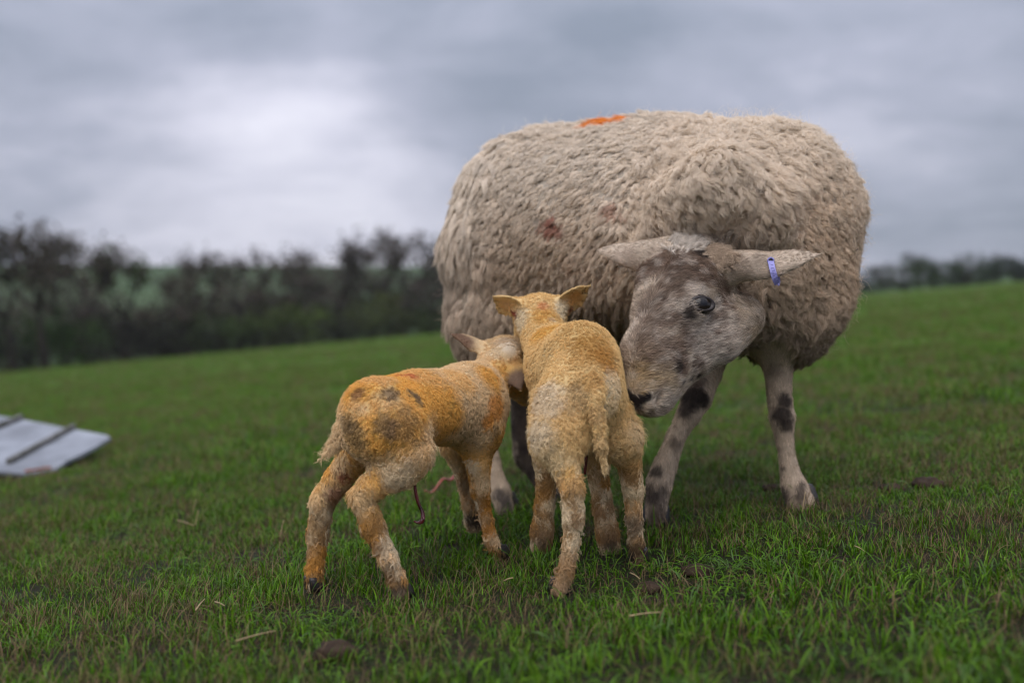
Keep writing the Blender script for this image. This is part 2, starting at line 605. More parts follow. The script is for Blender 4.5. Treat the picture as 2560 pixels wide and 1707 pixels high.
# ------------------------------------------------------------------ animals: smooth bodies
class Body:
    """one continuous surface blended from tapered limbs and ellipsoids"""

    def __init__(self):
        self.pr = []

    def cone(self, a, b_, ra, rb, k=0.02, lab='body'):
        self.pr.append(('c', np.array(a, float), np.array(b_, float), ra, rb, k, lab))

    def chain(self, pts, k=0.02, lab='leg', inset=0.0):
        """pts: (px, py, D, half width in pixels)"""
        q = [(P(px, py, D), hw * D / F_PX - inset) for px, py, D, hw in pts]
        segs = [('c', a, b_, ra, rb, 0, lab) for (a, ra), (b_, rb) in zip(q[:-1], q[1:])]
        self.pr.append(('m', segs, None, None, None, k, lab))      # one limb: no swelling where its pieces meet

    def ell(self, c, ax, r, k=0.02, lab='body'):
        self.pr.append(('e', np.array(c, float), np.array(ax, float), np.array(r, float), 0, k, lab))

    def ear(self, base, tip, nrm, half_w, cup, th, k=0.012, lab='ear', droop=0.0):
        base, tip = np.array(base, float), np.array(tip, float)
        ln = np.linalg.norm(tip - base)
        ax = unit(tip - base)
        nn = unit(np.array(nrm, float) - ax * np.dot(nrm, ax))
        wv = np.cross(nn, ax)
        self.pr.append(('r', base, np.stack([ax, wv, nn]), (ln, half_w, cup, th, droop), 0, k, lab))

    def cut(self, a, b_, ra, rb, k, lab='cut'):
        self.pr.append(('x', np.array(a, float), np.array(b_, float), ra, rb, k, lab))

    @staticmethod
    def dist(p, X):
        if p[0] == 'm':
            d = Body.dist(p[1][0], X)
            for q in p[1][1:]:
                e = Body.dist(q, X)
                hh = np.maximum(0.005 - np.abs(d - e), 0) / 0.005
                d = np.minimum(d, e) - hh * hh * 0.00125
            return d
        if p[0] in 'cx':
            a, b_ = p[1], p[2]
            ab = b_ - a
            tt = np.clip(((X - a) @ ab) / (ab @ ab + 1e-12), 0, 1)
            d = X - a - tt[..., None] * ab
            return np.sqrt((d * d).sum(-1)) - (p[3] + (p[4] - p[3]) * tt)
        if p[0] == 'e':
            q = (X - p[1]) @ p[2].T
            k0 = np.sqrt(((q / p[3]) ** 2).sum(-1))
            k1 = np.sqrt(((q / p[3] ** 2) ** 2).sum(-1)) + 1e-9
            return k0 * (k0 - 1) / k1
        q = (X - p[1]) @ p[2].T
        ln, hw, cup, th, droop = p[3]
        tt = np.clip(q[..., 0] / ln, 0, 1)
        wp = np.interp(tt, [0, .12, .3, .45, .65, .82, .93, 1], [.42, .62, .92, 1, .80, .45, .18, .02]) * hw
        n0 = -droop * tt ** 2 * ln - cup * (q[..., 1] / hw) ** 2 * (1.15 - tt) + cup * 0.3
        return np.maximum(np.maximum(np.abs(q[..., 2] - n0) - th * (1.2 - 0.5 * tt), np.abs(q[..., 1]) - wp), np.maximum(q[..., 0] - ln, -q[..., 0] - 0.01)) * 0.8

    @staticmethod
    def bounds(p):
        if p[0] == 'm':
            bb = [Body.bounds(q) for q in p[1]]
            return np.min([q[0] for q in bb], 0), np.max([q[1] for q in bb], 0)
        if p[0] in 'cx':
            r = max(p[3], p[4])
            return np.minimum(p[1], p[2]) - r, np.maximum(p[1], p[2]) + r
        if p[0] == 'e':
            r = max(p[3])
            return p[1] - r, p[1] + r
        ln, hw, cup, th, droop = p[3]
        e = p[1] + p[2][0] * ln
        r = hw + abs(cup) + th + abs(droop) * ln
        return np.minimum(p[1], e) - r, np.maximum(p[1], e) + r

    def polygonise(self, base_step, fine=None, fine_step=None):
        bb = [self.bounds(p) for p in self.pr if p[0] != 'x']
        lo = np.min([q[0] for q in bb], 0) - 0.02
        hi = np.max([q[1] for q in bb], 0) + 0.02
        axes = []
        for d in range(3):
            a = [lo[d]]
            while a[-1] < hi[d]:
                s = base_step
                if fine is not None and fine[0][d] <= a[-1] <= fine[1][d]:
                    s = fine_step
                a.append(a[-1] + s)
            axes.append(np.array(a))
        sh = tuple(len(a) for a in axes)
        Fv = np.full(sh, 0.5, dtype=np.float32)
        for p in self.pr:
            l, h = self.bounds(p)
            k = p[5]
            mrg = k + 0.03
            sl = []
            for d in range(3):
                i0 = max(0, np.searchsorted(axes[d], l[d] - mrg) - 1)
                i1 = min(sh[d], np.searchsorted(axes[d], h[d] + mrg) + 1)
                sl.append(slice(i0, i1))
            sl = tuple(sl)
            G = np.stack(np.meshgrid(*[axes[d][sl[d]] for d in range(3)], indexing='ij'), -1)
            dd = self.dist(p, G).astype(np.float32)
            old = Fv[sl]
            if p[0] == 'x':
                hh = np.maximum(k - np.abs(old + dd), 0) / k
                Fv[sl] = np.maximum(old, -dd) + hh * hh * k * 0.25
            else:
                hh = np.maximum(k - np.abs(old - dd), 0) / k
                Fv[sl] = np.minimum(old, dd) - hh * hh * k * 0.25
        return surface_nets(Fv, axes)

    def label(self, Vv):
        labs = [p[6] for p in self.pr]
        ds = np.stack([np.where(p[0] == 'x', 9.0, 1.0) * self.dist(p, Vv) if p[0] != 'x' else np.full(len(Vv), 9.0) for p in self.pr], 1)
        uniq = sorted(set(labs))
        outd = {}
        for u in uniq:
            outd[u] = ds[:, [i for i, q in enumerate(labs) if q == u]].min(1)
        return outd


def surface_nets(Fv, axes):
    S = Fv < 0
    nx, ny, nz = Fv.shape
    c = np.zeros((nx - 1, ny - 1, nz - 1), dtype=np.int8)
    for dx in (0, 1):
        for dy in (0, 1):
            for dz in (0, 1):
                c += S[dx:nx - 1 + dx, dy:ny - 1 + dy, dz:nz - 1 + dz]
    act = np.argwhere((c > 0) & (c < 8))
    vid = np.full(c.shape, -1, dtype=np.int64)
    vid[act[:, 0], act[:, 1], act[:, 2]] = np.arange(len(act))
    acc = np.zeros((len(act), 3))
    cnt = np.zeros(len(act))
    corners = [(i, j, k) for i in (0, 1) for j in (0, 1) for k in (0, 1)]
    for a in corners:
        for d in range(3):
            if a[d]:
                continue
            b_ = list(a)
            b_[d] = 1
            A, B = act + np.array(a), act + np.array(b_)
            fa, fb = Fv[A[:, 0], A[:, 1], A[:, 2]], Fv[B[:, 0], B[:, 1], B[:, 2]]
            msk = (fa < 0) != (fb < 0)
            tt = np.where(msk, fa / np.where(msk, fa - fb, 1), 0)
            pa = np.stack([axes[q][A[:, q]] for q in range(3)], 1)
            pb = np.stack([axes[q][B[:, q]] for q in range(3)], 1)
            acc += (pa + (pb - pa) * tt[:, None]) * msk[:, None]
            cnt += msk
    Vv = acc / cnt[:, None]
    quads = []
    for d in range(3):
        s0 = [slice(0, None)] * 3
        s1 = [slice(0, None)] * 3
        s0[d] = slice(0, -1)
        s1[d] = slice(1, None)
        A, B = S[tuple(s0)], S[tuple(s1)]
        e = np.argwhere(A != B)
        u, v_ = (d + 1) % 3, (d + 2) % 3
        e = e[(e[:, u] > 0) & (e[:, v_] > 0) & (e[:, u] < Fv.shape[u] - 1) & (e[:, v_] < Fv.shape[v_] - 1)]

        def cell(du, dv):
            q = e.copy()
            q[:, u] -= du
            q[:, v_] -= dv
            return vid[q[:, 0], q[:, 1], q[:, 2]]
        Q = np.stack([cell(1, 1), cell(0, 1), cell(0, 0), cell(1, 0)], 1)
        flip = ~A[e[:, 0], e[:, 1], e[:, 2]]
        Q[flip] = Q[flip][:, ::-1]
        quads.append(Q)
    Q = np.concatenate(quads)
    Q = Q[(Q >= 0).all(1)]
    # two rounds of light smoothing
    for _ in range(2):
        sm = np.zeros_like(Vv)
        n = np.zeros(len(Vv))
        for i in range(4):
            for j in (1, 3):
                np.add.at(sm, Q[:, i], Vv[Q[:, (i + j) % 4]])
                np.add.at(n, Q[:, i], 1)
        Vv = Vv * 0.5 + sm / np.maximum(n, 1)[:, None] * 0.5
    return Vv, Q


def vnormals(Vv, Q):
    fn = np.cross(Vv[Q[:, 2]] - Vv[Q[:, 0]], Vv[Q[:, 3]] - Vv[Q[:, 1]])
    n = np.zeros_like(Vv)
    for i in range(4):
        np.add.at(n, Q[:, i], fn)
    return unit(n)


ORANGE = (.95, .33, .05)


class Surf:
    """a body's surface: sampling, ray hits from the camera"""

    def __init__(self, Vv, Q):
        self.V, self.Q = Vv, Q
        self.N = vnormals(Vv, Q)
        self.T = np.concatenate([Q[:, [0, 1, 2]], Q[:, [0, 2, 3]]])
        v = Vv[self.T]
        self.A = 0.5 * np.linalg.norm(np.cross(v[:, 1] - v[:, 0], v[:, 2] - v[:, 0]), axis=1)
        self.C = v.mean(1)
        self.TN = unit(self.N[self.T].mean(1))
        self.view = (self.TN * unit(CAM - self.C)).sum(1)
        self.bvh = BVHTree.FromPolygons([Vector(q) for q in Vv], [tuple(int(x) for x in q) for q in Q])

    def sample(self, n, wt):
        p = self.A * wt
        i = RNG.choice(len(p), n, p=p / p.sum())
        a, b_ = RNG.random(n), RNG.random(n)
        f = a + b_ > 1
        a[f], b_[f] = 1 - a[f], 1 - b_[f]
        T = self.T[i]
        bc = np.stack([1 - a - b_, a, b_], 1)[:, :, None]
        return (self.V[T] * bc).sum(1), unit((self.N[T] * bc).sum(1)), i

    def hit(self, px, py):
        d = unit(P(px, py, 1.0) - CAM)
        h = self.bvh.ray_cast(Vector(CAM), Vector(d))
        return np.array(h[0]) if h[0] is not None else P(px, py, 1.6)


def paint(surf, pts, base, patches):
    """lay coat markings and painted shade (px, py, radius px, colour, strength, raggedness) over the base colour"""
    c = np.array(base, dtype=float)
    if c.ndim == 1:
        c = np.tile(c, (len(pts), 1))
    nz = 0.55 * fnoise(pts, 50.0, 5.0) + 0.45 * fnoise(pts, 190.0, 9.0)
    for px, py, r, colr, st, rag in patches:
        h = surf.hit(px, py)
        if colr is ORANGE:      # the dye sits on the ridge of the back
            h = h + FWD * 0.05 + UP * 0.012
        D = np.dot(h - CAM, FWD)
        rad = r * D / F_PX
        d = np.linalg.norm(pts - h, axis=1) / rad + (nz - 0.5) * rag
        wgt = (sstep(1.25, 0.55, d) * st)[:, None]
        c = c * (1 - wgt) + np.array(colr) * wgt
    return c


def curves(name, pos, radius, col, mat, parent, kind=None):
    """pos: (n, k, 3) strands, radius: (n, k), col: (n, 3)"""
    n, k = pos.shape[:2]
    hc = bpy.data.hair_curves.new(name)
    hc.add_curves([k] * n)
    hc.attributes['position'].data.foreach_set('vector', pos.astype(np.float32).ravel())
    ra = hc.attributes.get('radius') or hc.attributes.new('radius', 'FLOAT', 'POINT')
    ra.data.foreach_set('value', radius.astype(np.float32).ravel())
    ca = hc.attributes.new('col', 'FLOAT_COLOR', 'CURVE')
    c4 = np.ones((n, 4), dtype=np.float32)
    # keep every fibre's hue: scale down instead of clipping one channel
    col = np.maximum(col, 0.004)
    c4[:, :3] = col * np.minimum(1.0, 0.86 / col.max(1, keepdims=True))
    ca.data.foreach_set('color', c4.ravel())
    hc.materials.append(mat)
    o = put(name, hc, parent)
    if kind:
        o['kind'] = kind
    return o


def frame(nr, flow):
    tg = flow - nr * (flow * nr).sum(-1, keepdims=True)
    tg = unit(tg + 1e-6)
    return tg, np.cross(nr, tg)


def locks(cen, nrm, flow, per, length, width, lift, taper, wave, K=6, sink=0.006, frizz=0.15, turns=1.3, out=0.5):
    """wool locks: `per` fibres each, joining towards a tip, lying along `flow`"""
    n = len(cen)
    tg, bn = frame(nrm, flow)
    length = np.broadcast_to(length, (n,))
    width = np.broadcast_to(width, (n,))
    lift = np.broadcast_to(lift, (n,))
    taper = np.broadcast_to(taper, (n,))
    u = np.linspace(0, 1, K)
    ph = RNG.random(n) * 6.283
    rep = lambda a: np.repeat(a, per, axis=0)
    rr = np.sqrt(RNG.random(n * per))
    an = RNG.random(n * per) * 6.283
    tgr, bnr, nr = rep(tg)[:, None], rep(bn)[:, None], rep(nrm)[:, None]
    ln, wd, lf, tp, phr = (rep(a)[:, None, None] for a in (length * RNG.uniform(.75, 1.25, n), width, lift, taper, ph))
    ln = ln * RNG.uniform(0.8, 1.12, (n * per, 1, 1))
    U = u[None, :, None]
    # centre line: leaves along the normal, bends over into the flow
    cl = rep(cen)[:, None] + nr * (-sink + ln * lf * (1 - (1 - U) ** 2)) + tgr * ln * (1 - lf * 0.6) * U ** 1.4
    ox, oy = (rr * np.cos(an))[:, None, None], (rr * np.sin(an))[:, None, None]
    sh = 1 - tp * U ** 1.3
    ps = cl + (tgr * ox * 0.8 + bnr * oy) * wd * sh + nr * (1 - rr[:, None, None] ** 2) * wd * 0.55 * np.sin(np.pi * np.clip(U * 0.9 + .1, 0, 1))
    wv = wave * ln * U
    ps = ps + wv * (bnr * np.sin(U * 6.283 * turns + phr) + nr * out * np.cos(U * 6.283 * turns + phr))
    jit = RNG.normal(0, 1, (n * per, 1, 3)) * U ** 1.5 * ln * frizz * 0.5
    j2 = RNG.normal(0, 1, (n * per, K, 3)) * ln * frizz * 0.06
    return ps + jit + j2


def curl_locks(cen, nrm, flow, per, rad, width, turns, K=10, lift=0.004, sink=0.002, frizz=0.05):
    """small ringlets lying on the skin"""
    n = len(cen)
    tg, bn = frame(nrm, flow)
    rad = np.broadcast_to(rad, (n,))
    width = np.broadcast_to(width, (n,))
    rep = lambda a: np.repeat(a, per, axis=0)
    hand = np.where(RNG.random(n) < 0.5, -1.0, 1.0)
    tu = turns * RNG.uniform(0.7, 1.3, n)
    rr = np.sqrt(RNG.random(n * per))
    an = RNG.random(n * per) * 6.283
    tgr, bnr, nr = rep(tg)[:, None], rep(bn)[:, None], rep(nrm)[:, None]
    R, W, H, TU = (rep(a)[:, None, None] for a in (rad * RNG.uniform(.7, 1.3, n), width, hand, tu))
    U = np.linspace(0, 1, K)[None, :, None]
    th = U * 6.283 * TU
    Rr = R * (1 - 0.55 * U)
    cl = rep(cen)[:, None] + tgr * Rr * np.sin(th) + H * bnr * (R - Rr * np.cos(th)) + nr * (-sink + lift * np.sin(np.pi * np.clip(U * 0.8 + 0.12, 0, 1)))
    ox, oy = (rr * np.cos(an))[:, None, None], (rr * np.sin(an))[:, None, None]
    radial = tgr * np.sin(th) - H * bnr * np.cos(th)
    ps = cl + (radial * ox + nr * (oy * 0.6 + 0.5 * (1 - rr[:, None, None]))) * W * (1 - 0.5 * U)
    return ps + RNG.normal(0, 1, (n * per, K, 3)) * R * frizz


def rads(n, k, r0, r1=0.25):
    return np.tile(np.linspace(1, r1, k), (n, 1)) * (r0 * RNG.uniform(0.7, 1.3, (n, 1)))


GRAV = np.array([0, 0, -1.0])


def hoof_mesh(name, fwd, size):
    """two claws side by side"""
    Vv, Fa = [], []
    f = unit(np.array([fwd[0], fwd[1], 0]))
    s = np.array([-f[1], f[0], 0])
    z = np.array([0, 0, 1.0])
    for sd_ in (-1, 1):
        n0 = len(Vv)
        rings = [(0.0, 1.0, 1.0), (0.45, 0.95, 0.95), (0.8, 0.85, 0.8), (1.0, 0.7, 0.55)]
        for (h, wl, ww) in rings:
            for j in range(10):
                a = j / 10 * 6.283
                x = math.cos(a)
                y = math.sin(a)
                ext = 1.25 if x > 0 else 0.85
                Vv.append(f * (x * ext * wl - h * 0.45) * size * 0.62 + s * (sd_ * 0.36 + y * 0.33 * ww) * size + z * h * size * 1.0)
        for r_ in range(3):
            for j in range(10):
                a0 = n0 + r_ * 10 + j
                a1 = n0 + r_ * 10 + (j + 1) % 10
                Fa.append((a0, a1, a1 + 10, a0 + 10))
        Fa.append(tuple(n0 + 9 - j for j in range(10)))
        Fa.append(tuple(n0 + 30 + j for j in range(10)))
    return mesh(name, Vv, Fa, M_HOOF)


def add_hoof(parent, px, py, fwd, size, lift=0.0):
    g = on_ground(px, py)
    o = bpy.data.objects.new('hoof', hoof_mesh('hoof', fwd, size))
    COL.objects.link(o)
    o.location = Vector(g) + Vector((0, 0, lift)) - parent.location
    o.parent = parent
    return o


# ------------------------------------------------------------------ the ewe
EWE = Body()
rump, mid, shou = P(1416, 570, 2.06), P(1615, 578, 1.93), P(1848, 594, 1.80)
IN = 0.040
EWE.cone(rump, mid, 0.242 - IN, 0.236 - IN, 0.06, 'body')
EWE.cone(mid, shou, 0.236 - IN, 0.218 - IN, 0.06, 'body')
EWE.cone(P(1302, 500, 2.05), P(1270, 640, 2.05), 0.10, 0.10, 0.08, 'thigh')
EWE.cone(P(1266, 640, 2.05), P(1236, 800, 2.04), 0.095, 0.07, 0.10, 'thigh')
EWE.cone(P(1226, 790, 2.03), P(1232, 880, 2.02), 0.075, 0.045, 0.05, 'thigh')
EWE.cone(P(1400, 760, 2.20), P(1330, 900, 2.12), 0.10, 0.05, 0.08, 'thigh')
EWE.cone(P(1945, 560, 1.80), P(1962, 705, 1.76), 0.112, 0.092, 0.10, 'chest')
EWE.cone(P(1905, 740, 1.76), P(1950, 790, 1.76), 0.095, 0.065, 0.08, 'chest')
EWE.cone(P(1920, 510, 1.77), P(1800, 505, 1.715), 0.125, 0.085, 0.06, 'neck')
EWE.cone(P(1800, 520, 1.70), P(1742, 545, 1.665), 0.078, 0.060, 0.05, 'neck')
EWE.cone(P(1696, 505, 1.635), P(1790, 468, 1.60), 0.046, 0.056, 0.025, 'neck')
EWE.cone(P(1790, 468, 1.60), P(1895, 530, 1.62), 0.056, 0.052, 0.025, 'neck')
EWE.cone(P(1895, 530, 1.62), P(1950, 620, 1.65), 0.052, 0.036, 0.025, 'neck')
EWE.cone(P(1800, 640, 1.68), P(1740, 680, 1.62), 0.055, 0.050, 0.04, 'head')
EWE.cone(P(1900, 690, 1.77), P(1835, 740, 1.70), 0.09, 0.060, 0.05, 'neck')
EWE.cone(P(1660, 520, 1.91), P(1800, 512, 1.835), 0.139, 0.137, 0.06, 'body')
# head frame: f from poll to nose, l to her left, n out of the forehead
fh = unit(RIGHT * -0.365 + UP * -0.81 - FWD * 0.46)
lh = RIGHT * 0.65 - FWD * 0.76
lh = unit(lh - fh * np.dot(lh, fh))
nh = np.cross(fh, lh)
if np.dot(nh, -FWD) < 0:
    nh = -nh
POLL = P(1690, 612, 1.575)


def HD(t_, s_, h_):
    return POLL + (fh * t_ + lh * s_ + nh * h_) * 0.955


AX = np.stack([fh, lh, nh])
EWE.ell(HD(.048, 0, -.060), AX, (.080, .062, .068), 0.03, 'head')
EWE.cone(HD(.055, .026, -.035), HD(.115, .028, -.035), 0.039, 0.034, 0.02, 'head')
EWE.cone(HD(.052, -.032, -.035), HD(.115, -.026, -.035), 0.041, 0.032, 0.02, 'head')
EWE.cone(HD(.10, 0, -.040), HD(.20, 0, -.036), 0.050, 0.042, 0.02, 'head')
EWE.cone(HD(.20, 0, -.036), HD(.262, 0, -.046), 0.042, 0.031, 0.02, 'head')
EWE.cone(HD(.12, .018, -.075), HD(.235, .012, -.066), 0.040, 0.028, 0.02, 'head')
EWE.cone(HD(.12, -.018, -.075), HD(.235, -.012, -.066), 0.040, 0.028, 0.02, 'head')
EWE.cone(HD(.085, .032, -.105), HD(.155, .022, -.105), 0.044, 0.030, 0.025, 'head')
EWE.cone(HD(.085, -.032, -.105), HD(.155, -.022, -.105), 0.044, 0.030, 0.025, 'head')
EWE.cone(P(1848, 795, 1.585), P(1800, 850, 1.55), 0.036, 0.032, 0.03, 'head')
EWE.cone(HD(.15, .010, -.102), HD(.245, 0, -.085), 0.030, 0.018, 0.02, 'head')
EWE.cone(HD(.235, .010, -.060), HD(.262, .010, -.070), 0.026, 0.020, 0.012, 'head')
EWE.cone(HD(.235, -.010, -.060), HD(.262, -.010, -.070), 0.026, 0.020, 0.012, 'head')
# brow ridge above each eye
for sg in (-1, 1):
    EWE.cone(HD(.085, sg * .054, -.040), HD(.116, sg * (.058 if sg > 0 else .048), -.036), 0.012, 0.012, 0.014, 'head')
# nostrils and mouth line
for sg in (-1, 1):
    EWE.cut(HD(.286, sg * .008, -.060), HD(.270, sg * .029, -.049), 0.004, 0.0045, 0.006, 'nostril')
EWE.cut(HD(.262, .030, -.090), HD(.21, .045, -.088), 0.0025, 0.002, 0.006)
# ears
EWE.ear(P(1838, 668, 1.545), P(2059, 641, 1.50), UP * 0.45 - FWD * 0.55 + RIGHT * 0.1, 0.028, 0.016, 0.0044, 0.016, 'ear')
EWE.cone(P(1800, 672, 1.57), P(1875, 662, 1.54), 0.030, 0.020, 0.02, 'ear')
EWE.ear(P(1640, 634, 1.60), P(1490, 633, 1.63), UP * 0.6 - FWD * 0.75, 0.027, 0.014, 0.0048, 0.016, 'ear')
EWE.cone(P(1665, 640, 1.595), P(1610, 636, 1.605), 0.030, 0.020, 0.02, 'ear')
# legs
EWE.chain([(1935, 840, 1.74, 60), (1945, 925, 1.745, 37), (1950, 1005, 1.745, 32), (1955, 1042, 1.745, 34), (1962, 1105, 1.75, 24), (1972, 1170, 1.75, 25), (1985, 1215, 1.75, 34), (2002, 1258, 1.745, 37)], 0.025, 'leg', 0.0012)
EWE.chain([(1790, 820, 1.82, 60), (1765, 930, 1.78, 41), (1740, 998, 1.74, 39), (1722, 1035, 1.73, 32), (1690, 1090, 1.72, 26), (1664, 1160, 1.715, 31), (1648, 1205, 1.71, 34), (1638, 1290, 1.705, 26)], 0.025, 'leg', 0.0012)
EWE.chain([(1225, 870, 2.02, 60), (1205, 960, 2.0, 32), (1205, 1010, 1.98, 30), (1220, 1090, 1.97, 22), (1236, 1180, 1.96, 22), (1250, 1225, 1.955, 28), (1262, 1275, 1.95, 26)], 0.02, 'leg', 0.001)
EWE.chain([(1330, 880, 2.12, 60), (1312, 960, 2.11, 40), (1310, 1060, 2.10, 34), (1318, 1140, 2.10, 36), (1340, 1185, 2.08, 22), (1368, 1230, 2.06, 24), (1378, 1255, 2.06, 24)], 0.02, 'leg', 0.001)
Ve, Qe = EWE.polygonise(0.0085, (HD(.15, 0, -.06) - 0.16, HD(.15, 0, -.06) + 0.16), 0.0042)
SE = Surf(Ve, Qe)
ewe = empty('ewe', [0.2, 1.9, plane_z(0.2, 1.9)], 'large woolly ewe with patchy brown face bending down to sniff the lambs', 'sheep')


def ewe_masks(pts):
    d = EWE.label(pts)
    wool_d = np.minimum.reduce([d['body'], d['thigh'], d['chest'], d['neck']])
    bare_d = np.minimum.reduce([d['head'], d['ear'], d['leg']])
    return d, sstep(-0.008, 0.008, bare_d - wool_d)      # 1 = wool


T_AX = unit(rump - shou)                                  # towards the tail
BROWN, CREAM, WHITE = (0.175, 0.115, 0.080), (0.52, 0.42, 0.315), (0.70, 0.615, 0.52)
DARK, YEL = (0.030, 0.022, 0.019), (0.47, 0.31, 0.10)
FACE = [
    # brown cap of the forehead and the muzzle side
    (1640, 655, 60, BROWN, .95, .7), (1700, 660, 65, BROWN, .95, .7), (1760, 670, 60, BROWN, .9, .7), (1600, 695, 45, BROWN, .85, .8), (1700, 700, 60, (.19, .135, .10), .8, .9), (1790, 690, 40, BROWN, .7, .9),
    (1750, 630, 26, DARK, .75, .9), (1790, 640, 22, BROWN, .8, .9),
    (1680, 730, 60, (.24, .175, .13), .75, 1.2), (1640, 780, 70, (.20, .145, .11), .75, 1.2), (1620, 850, 60, (.22, .16, .12), .7, 1.2), (1660, 880, 50, (.22, .16, .12), .6, 1.2),
    (1700, 800, 40, (.17, .12, .09), .7, 1.1), (1715, 850, 36, BROWN, .8, 1.0), (1700, 900, 30, BROWN, .8, 1.0), (1690, 870, 34, BROWN, .7, 1.0),
    (1600, 900, 50, (.32, .235, .16), .5, 1.2),
    # pale patches: poll, round the eye, cheek, lips
    (1705, 604, 36, WHITE, .95, .8), (1740, 600, 20, WHITE, .8, .8), (1735, 727, 30, WHITE, .7, .9), (1705, 770, 28, WHITE, .7, .9),
    (1790, 760, 28, WHITE, .75, .8), (1790, 810, 70, (.58, .51, .44), .65, 1.1), (1760, 860, 70, (.58, .51, .44), .65, 1.1), (1800, 870, 60, (.56, .48, .40), .6, 1.1),
    # dark spots behind the eye, on the cheek and at the mouth corner
    (1808, 730, 26, BROWN, .95, .8), (1816, 762, 22, BROWN, .9, .8), (1800, 786, 16, BROWN, .7, .8), (1775, 788, 20, BROWN, .7, .8),
    (1715, 785, 18, DARK, .75, .8), (1785, 832, 9, BROWN, .9, .6), (1792, 866, 6, BROWN, .9, .5),
    (1700, 930, 22, BROWN, .95, 1.0), (1735, 915, 26, BROWN, .9, 1.0), (1690, 920, 16, DARK, .7, 1.0), (1740, 975, 24, BROWN, .8, 1.0), (1770, 955, 18, BROWN, .6, 1.0),
    (1600, 950, 45, YEL, .45, 1.1), (1585, 985, 22, (.42, .27, .09), .55, 1.0), (1660, 955, 40, YEL, .30, 1.2), (1880, 840, 40, YEL, .25, 1.2),
    (1650, 1005, 45, WHITE, .6, .8), (1680, 1020, 26, WHITE, .55, .8), (1630, 1030, 20, WHITE, .6, .6),
    (1568, 986, 17, (.02, .016, .016), 1, .15), (1580, 997, 18, (.02, .016, .016), 1, .15), (1600, 1000, 17, (.018, .014, .014), 1, .15), (1618, 991, 14, (.014, .012, .012), 1, .15), (1592, 1012, 12, (.03, .025, .025), .9, .3),
    (1700, 962, 10, DARK, .8, .6), (1720, 952, 10, DARK, .8, .6), (1738, 942, 9, DARK, .7, .6), (1690, 1005, 8, (.10, .075, .06), .7, .6),
]
LEGS = [
    (1968, 1000, 26, DARK, .95, .9), (1955, 1035, 28, DARK, .95, .9), (1972, 1060, 20, DARK, .85, .9), (1956, 1170, 8, DARK, .9, .5), (2005, 1215, 14, DARK, .85, .8),
    (1960, 1235, 20, (.06, .045, .04), .8, .9), (2000, 1245, 16, DARK, .8, .9), (1940, 930, 24, (.2, .15, .11), .6, 1.0),
    (1735, 985, 38, DARK, .97, .7), (1712, 1020, 26, DARK, .9, .8), (1765, 1000, 20, DARK, .9, .8), (1745, 950, 26, (.10, .07, .055), .8, .9),
    (1640, 1180, 20, DARK, .85, .9), (1690, 1110, 18, (.12, .085, .06), .7, 1.0), (1625, 1230, 30, DARK, .7, 1.1), (1655, 1240, 30, (.07, .055, .05), .7, 1.1), (1640, 1290, 30, (.07, .05, .04), .8, 1.0),
    (1224, 1145, 8, DARK, .7, .6), (1250, 1240, 22, (.07, .06, .06), .8, .9), (1262, 1270, 22, (.06, .05, .05), .8, .9),
    (1312, 1000, 60, (.085, .062, .05), .95, .5), (1312, 1080, 60, (.075, .055, .045), .97, .5), (1318, 1150, 50, DARK, .9, .5), (1345, 1195, 40, DARK, .9, .5),  # far hind leg: the body's shade painted into its colour
]
STAIN = [
    (1540, 322, 40, ORANGE, 1, .9), (1503, 324, 36, ORANGE, 1, 1.0), (1575, 322, 34, ORANGE, 1, 1.0),
    (1385, 560, 24, (.34, .085, .05), .75, 1.3), (1360, 562, 20, (.36, .11, .07), .5, 1.4), (1410, 572, 18, (.36, .10, .06), .6, 1.4),
    (1535, 520, 22, (.42, .15, .08), .5, 1.5), (1430, 662, 14, (.36, .15, .09), .35, 1.4),
]


def ewe_wool_col(pts):
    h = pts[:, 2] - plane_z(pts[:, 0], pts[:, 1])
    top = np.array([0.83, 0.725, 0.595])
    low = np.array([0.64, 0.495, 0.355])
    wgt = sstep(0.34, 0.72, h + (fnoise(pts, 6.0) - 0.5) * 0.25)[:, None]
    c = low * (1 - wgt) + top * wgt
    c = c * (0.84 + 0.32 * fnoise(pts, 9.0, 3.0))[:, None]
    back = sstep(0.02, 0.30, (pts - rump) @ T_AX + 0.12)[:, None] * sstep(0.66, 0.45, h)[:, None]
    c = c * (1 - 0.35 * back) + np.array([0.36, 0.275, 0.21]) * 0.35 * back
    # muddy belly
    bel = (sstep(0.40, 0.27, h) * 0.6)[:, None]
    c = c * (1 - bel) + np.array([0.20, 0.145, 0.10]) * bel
    nk = sstep(0.05, 0.0, EWE.label(pts)['neck'])[:, None] * sstep(0.42, 0.6, h)[:, None]
    c = c * (1 + 0.12 * nk * np.array([1.0, 1.0, 0.96]))
    return paint(SE, pts, c, STAIN)


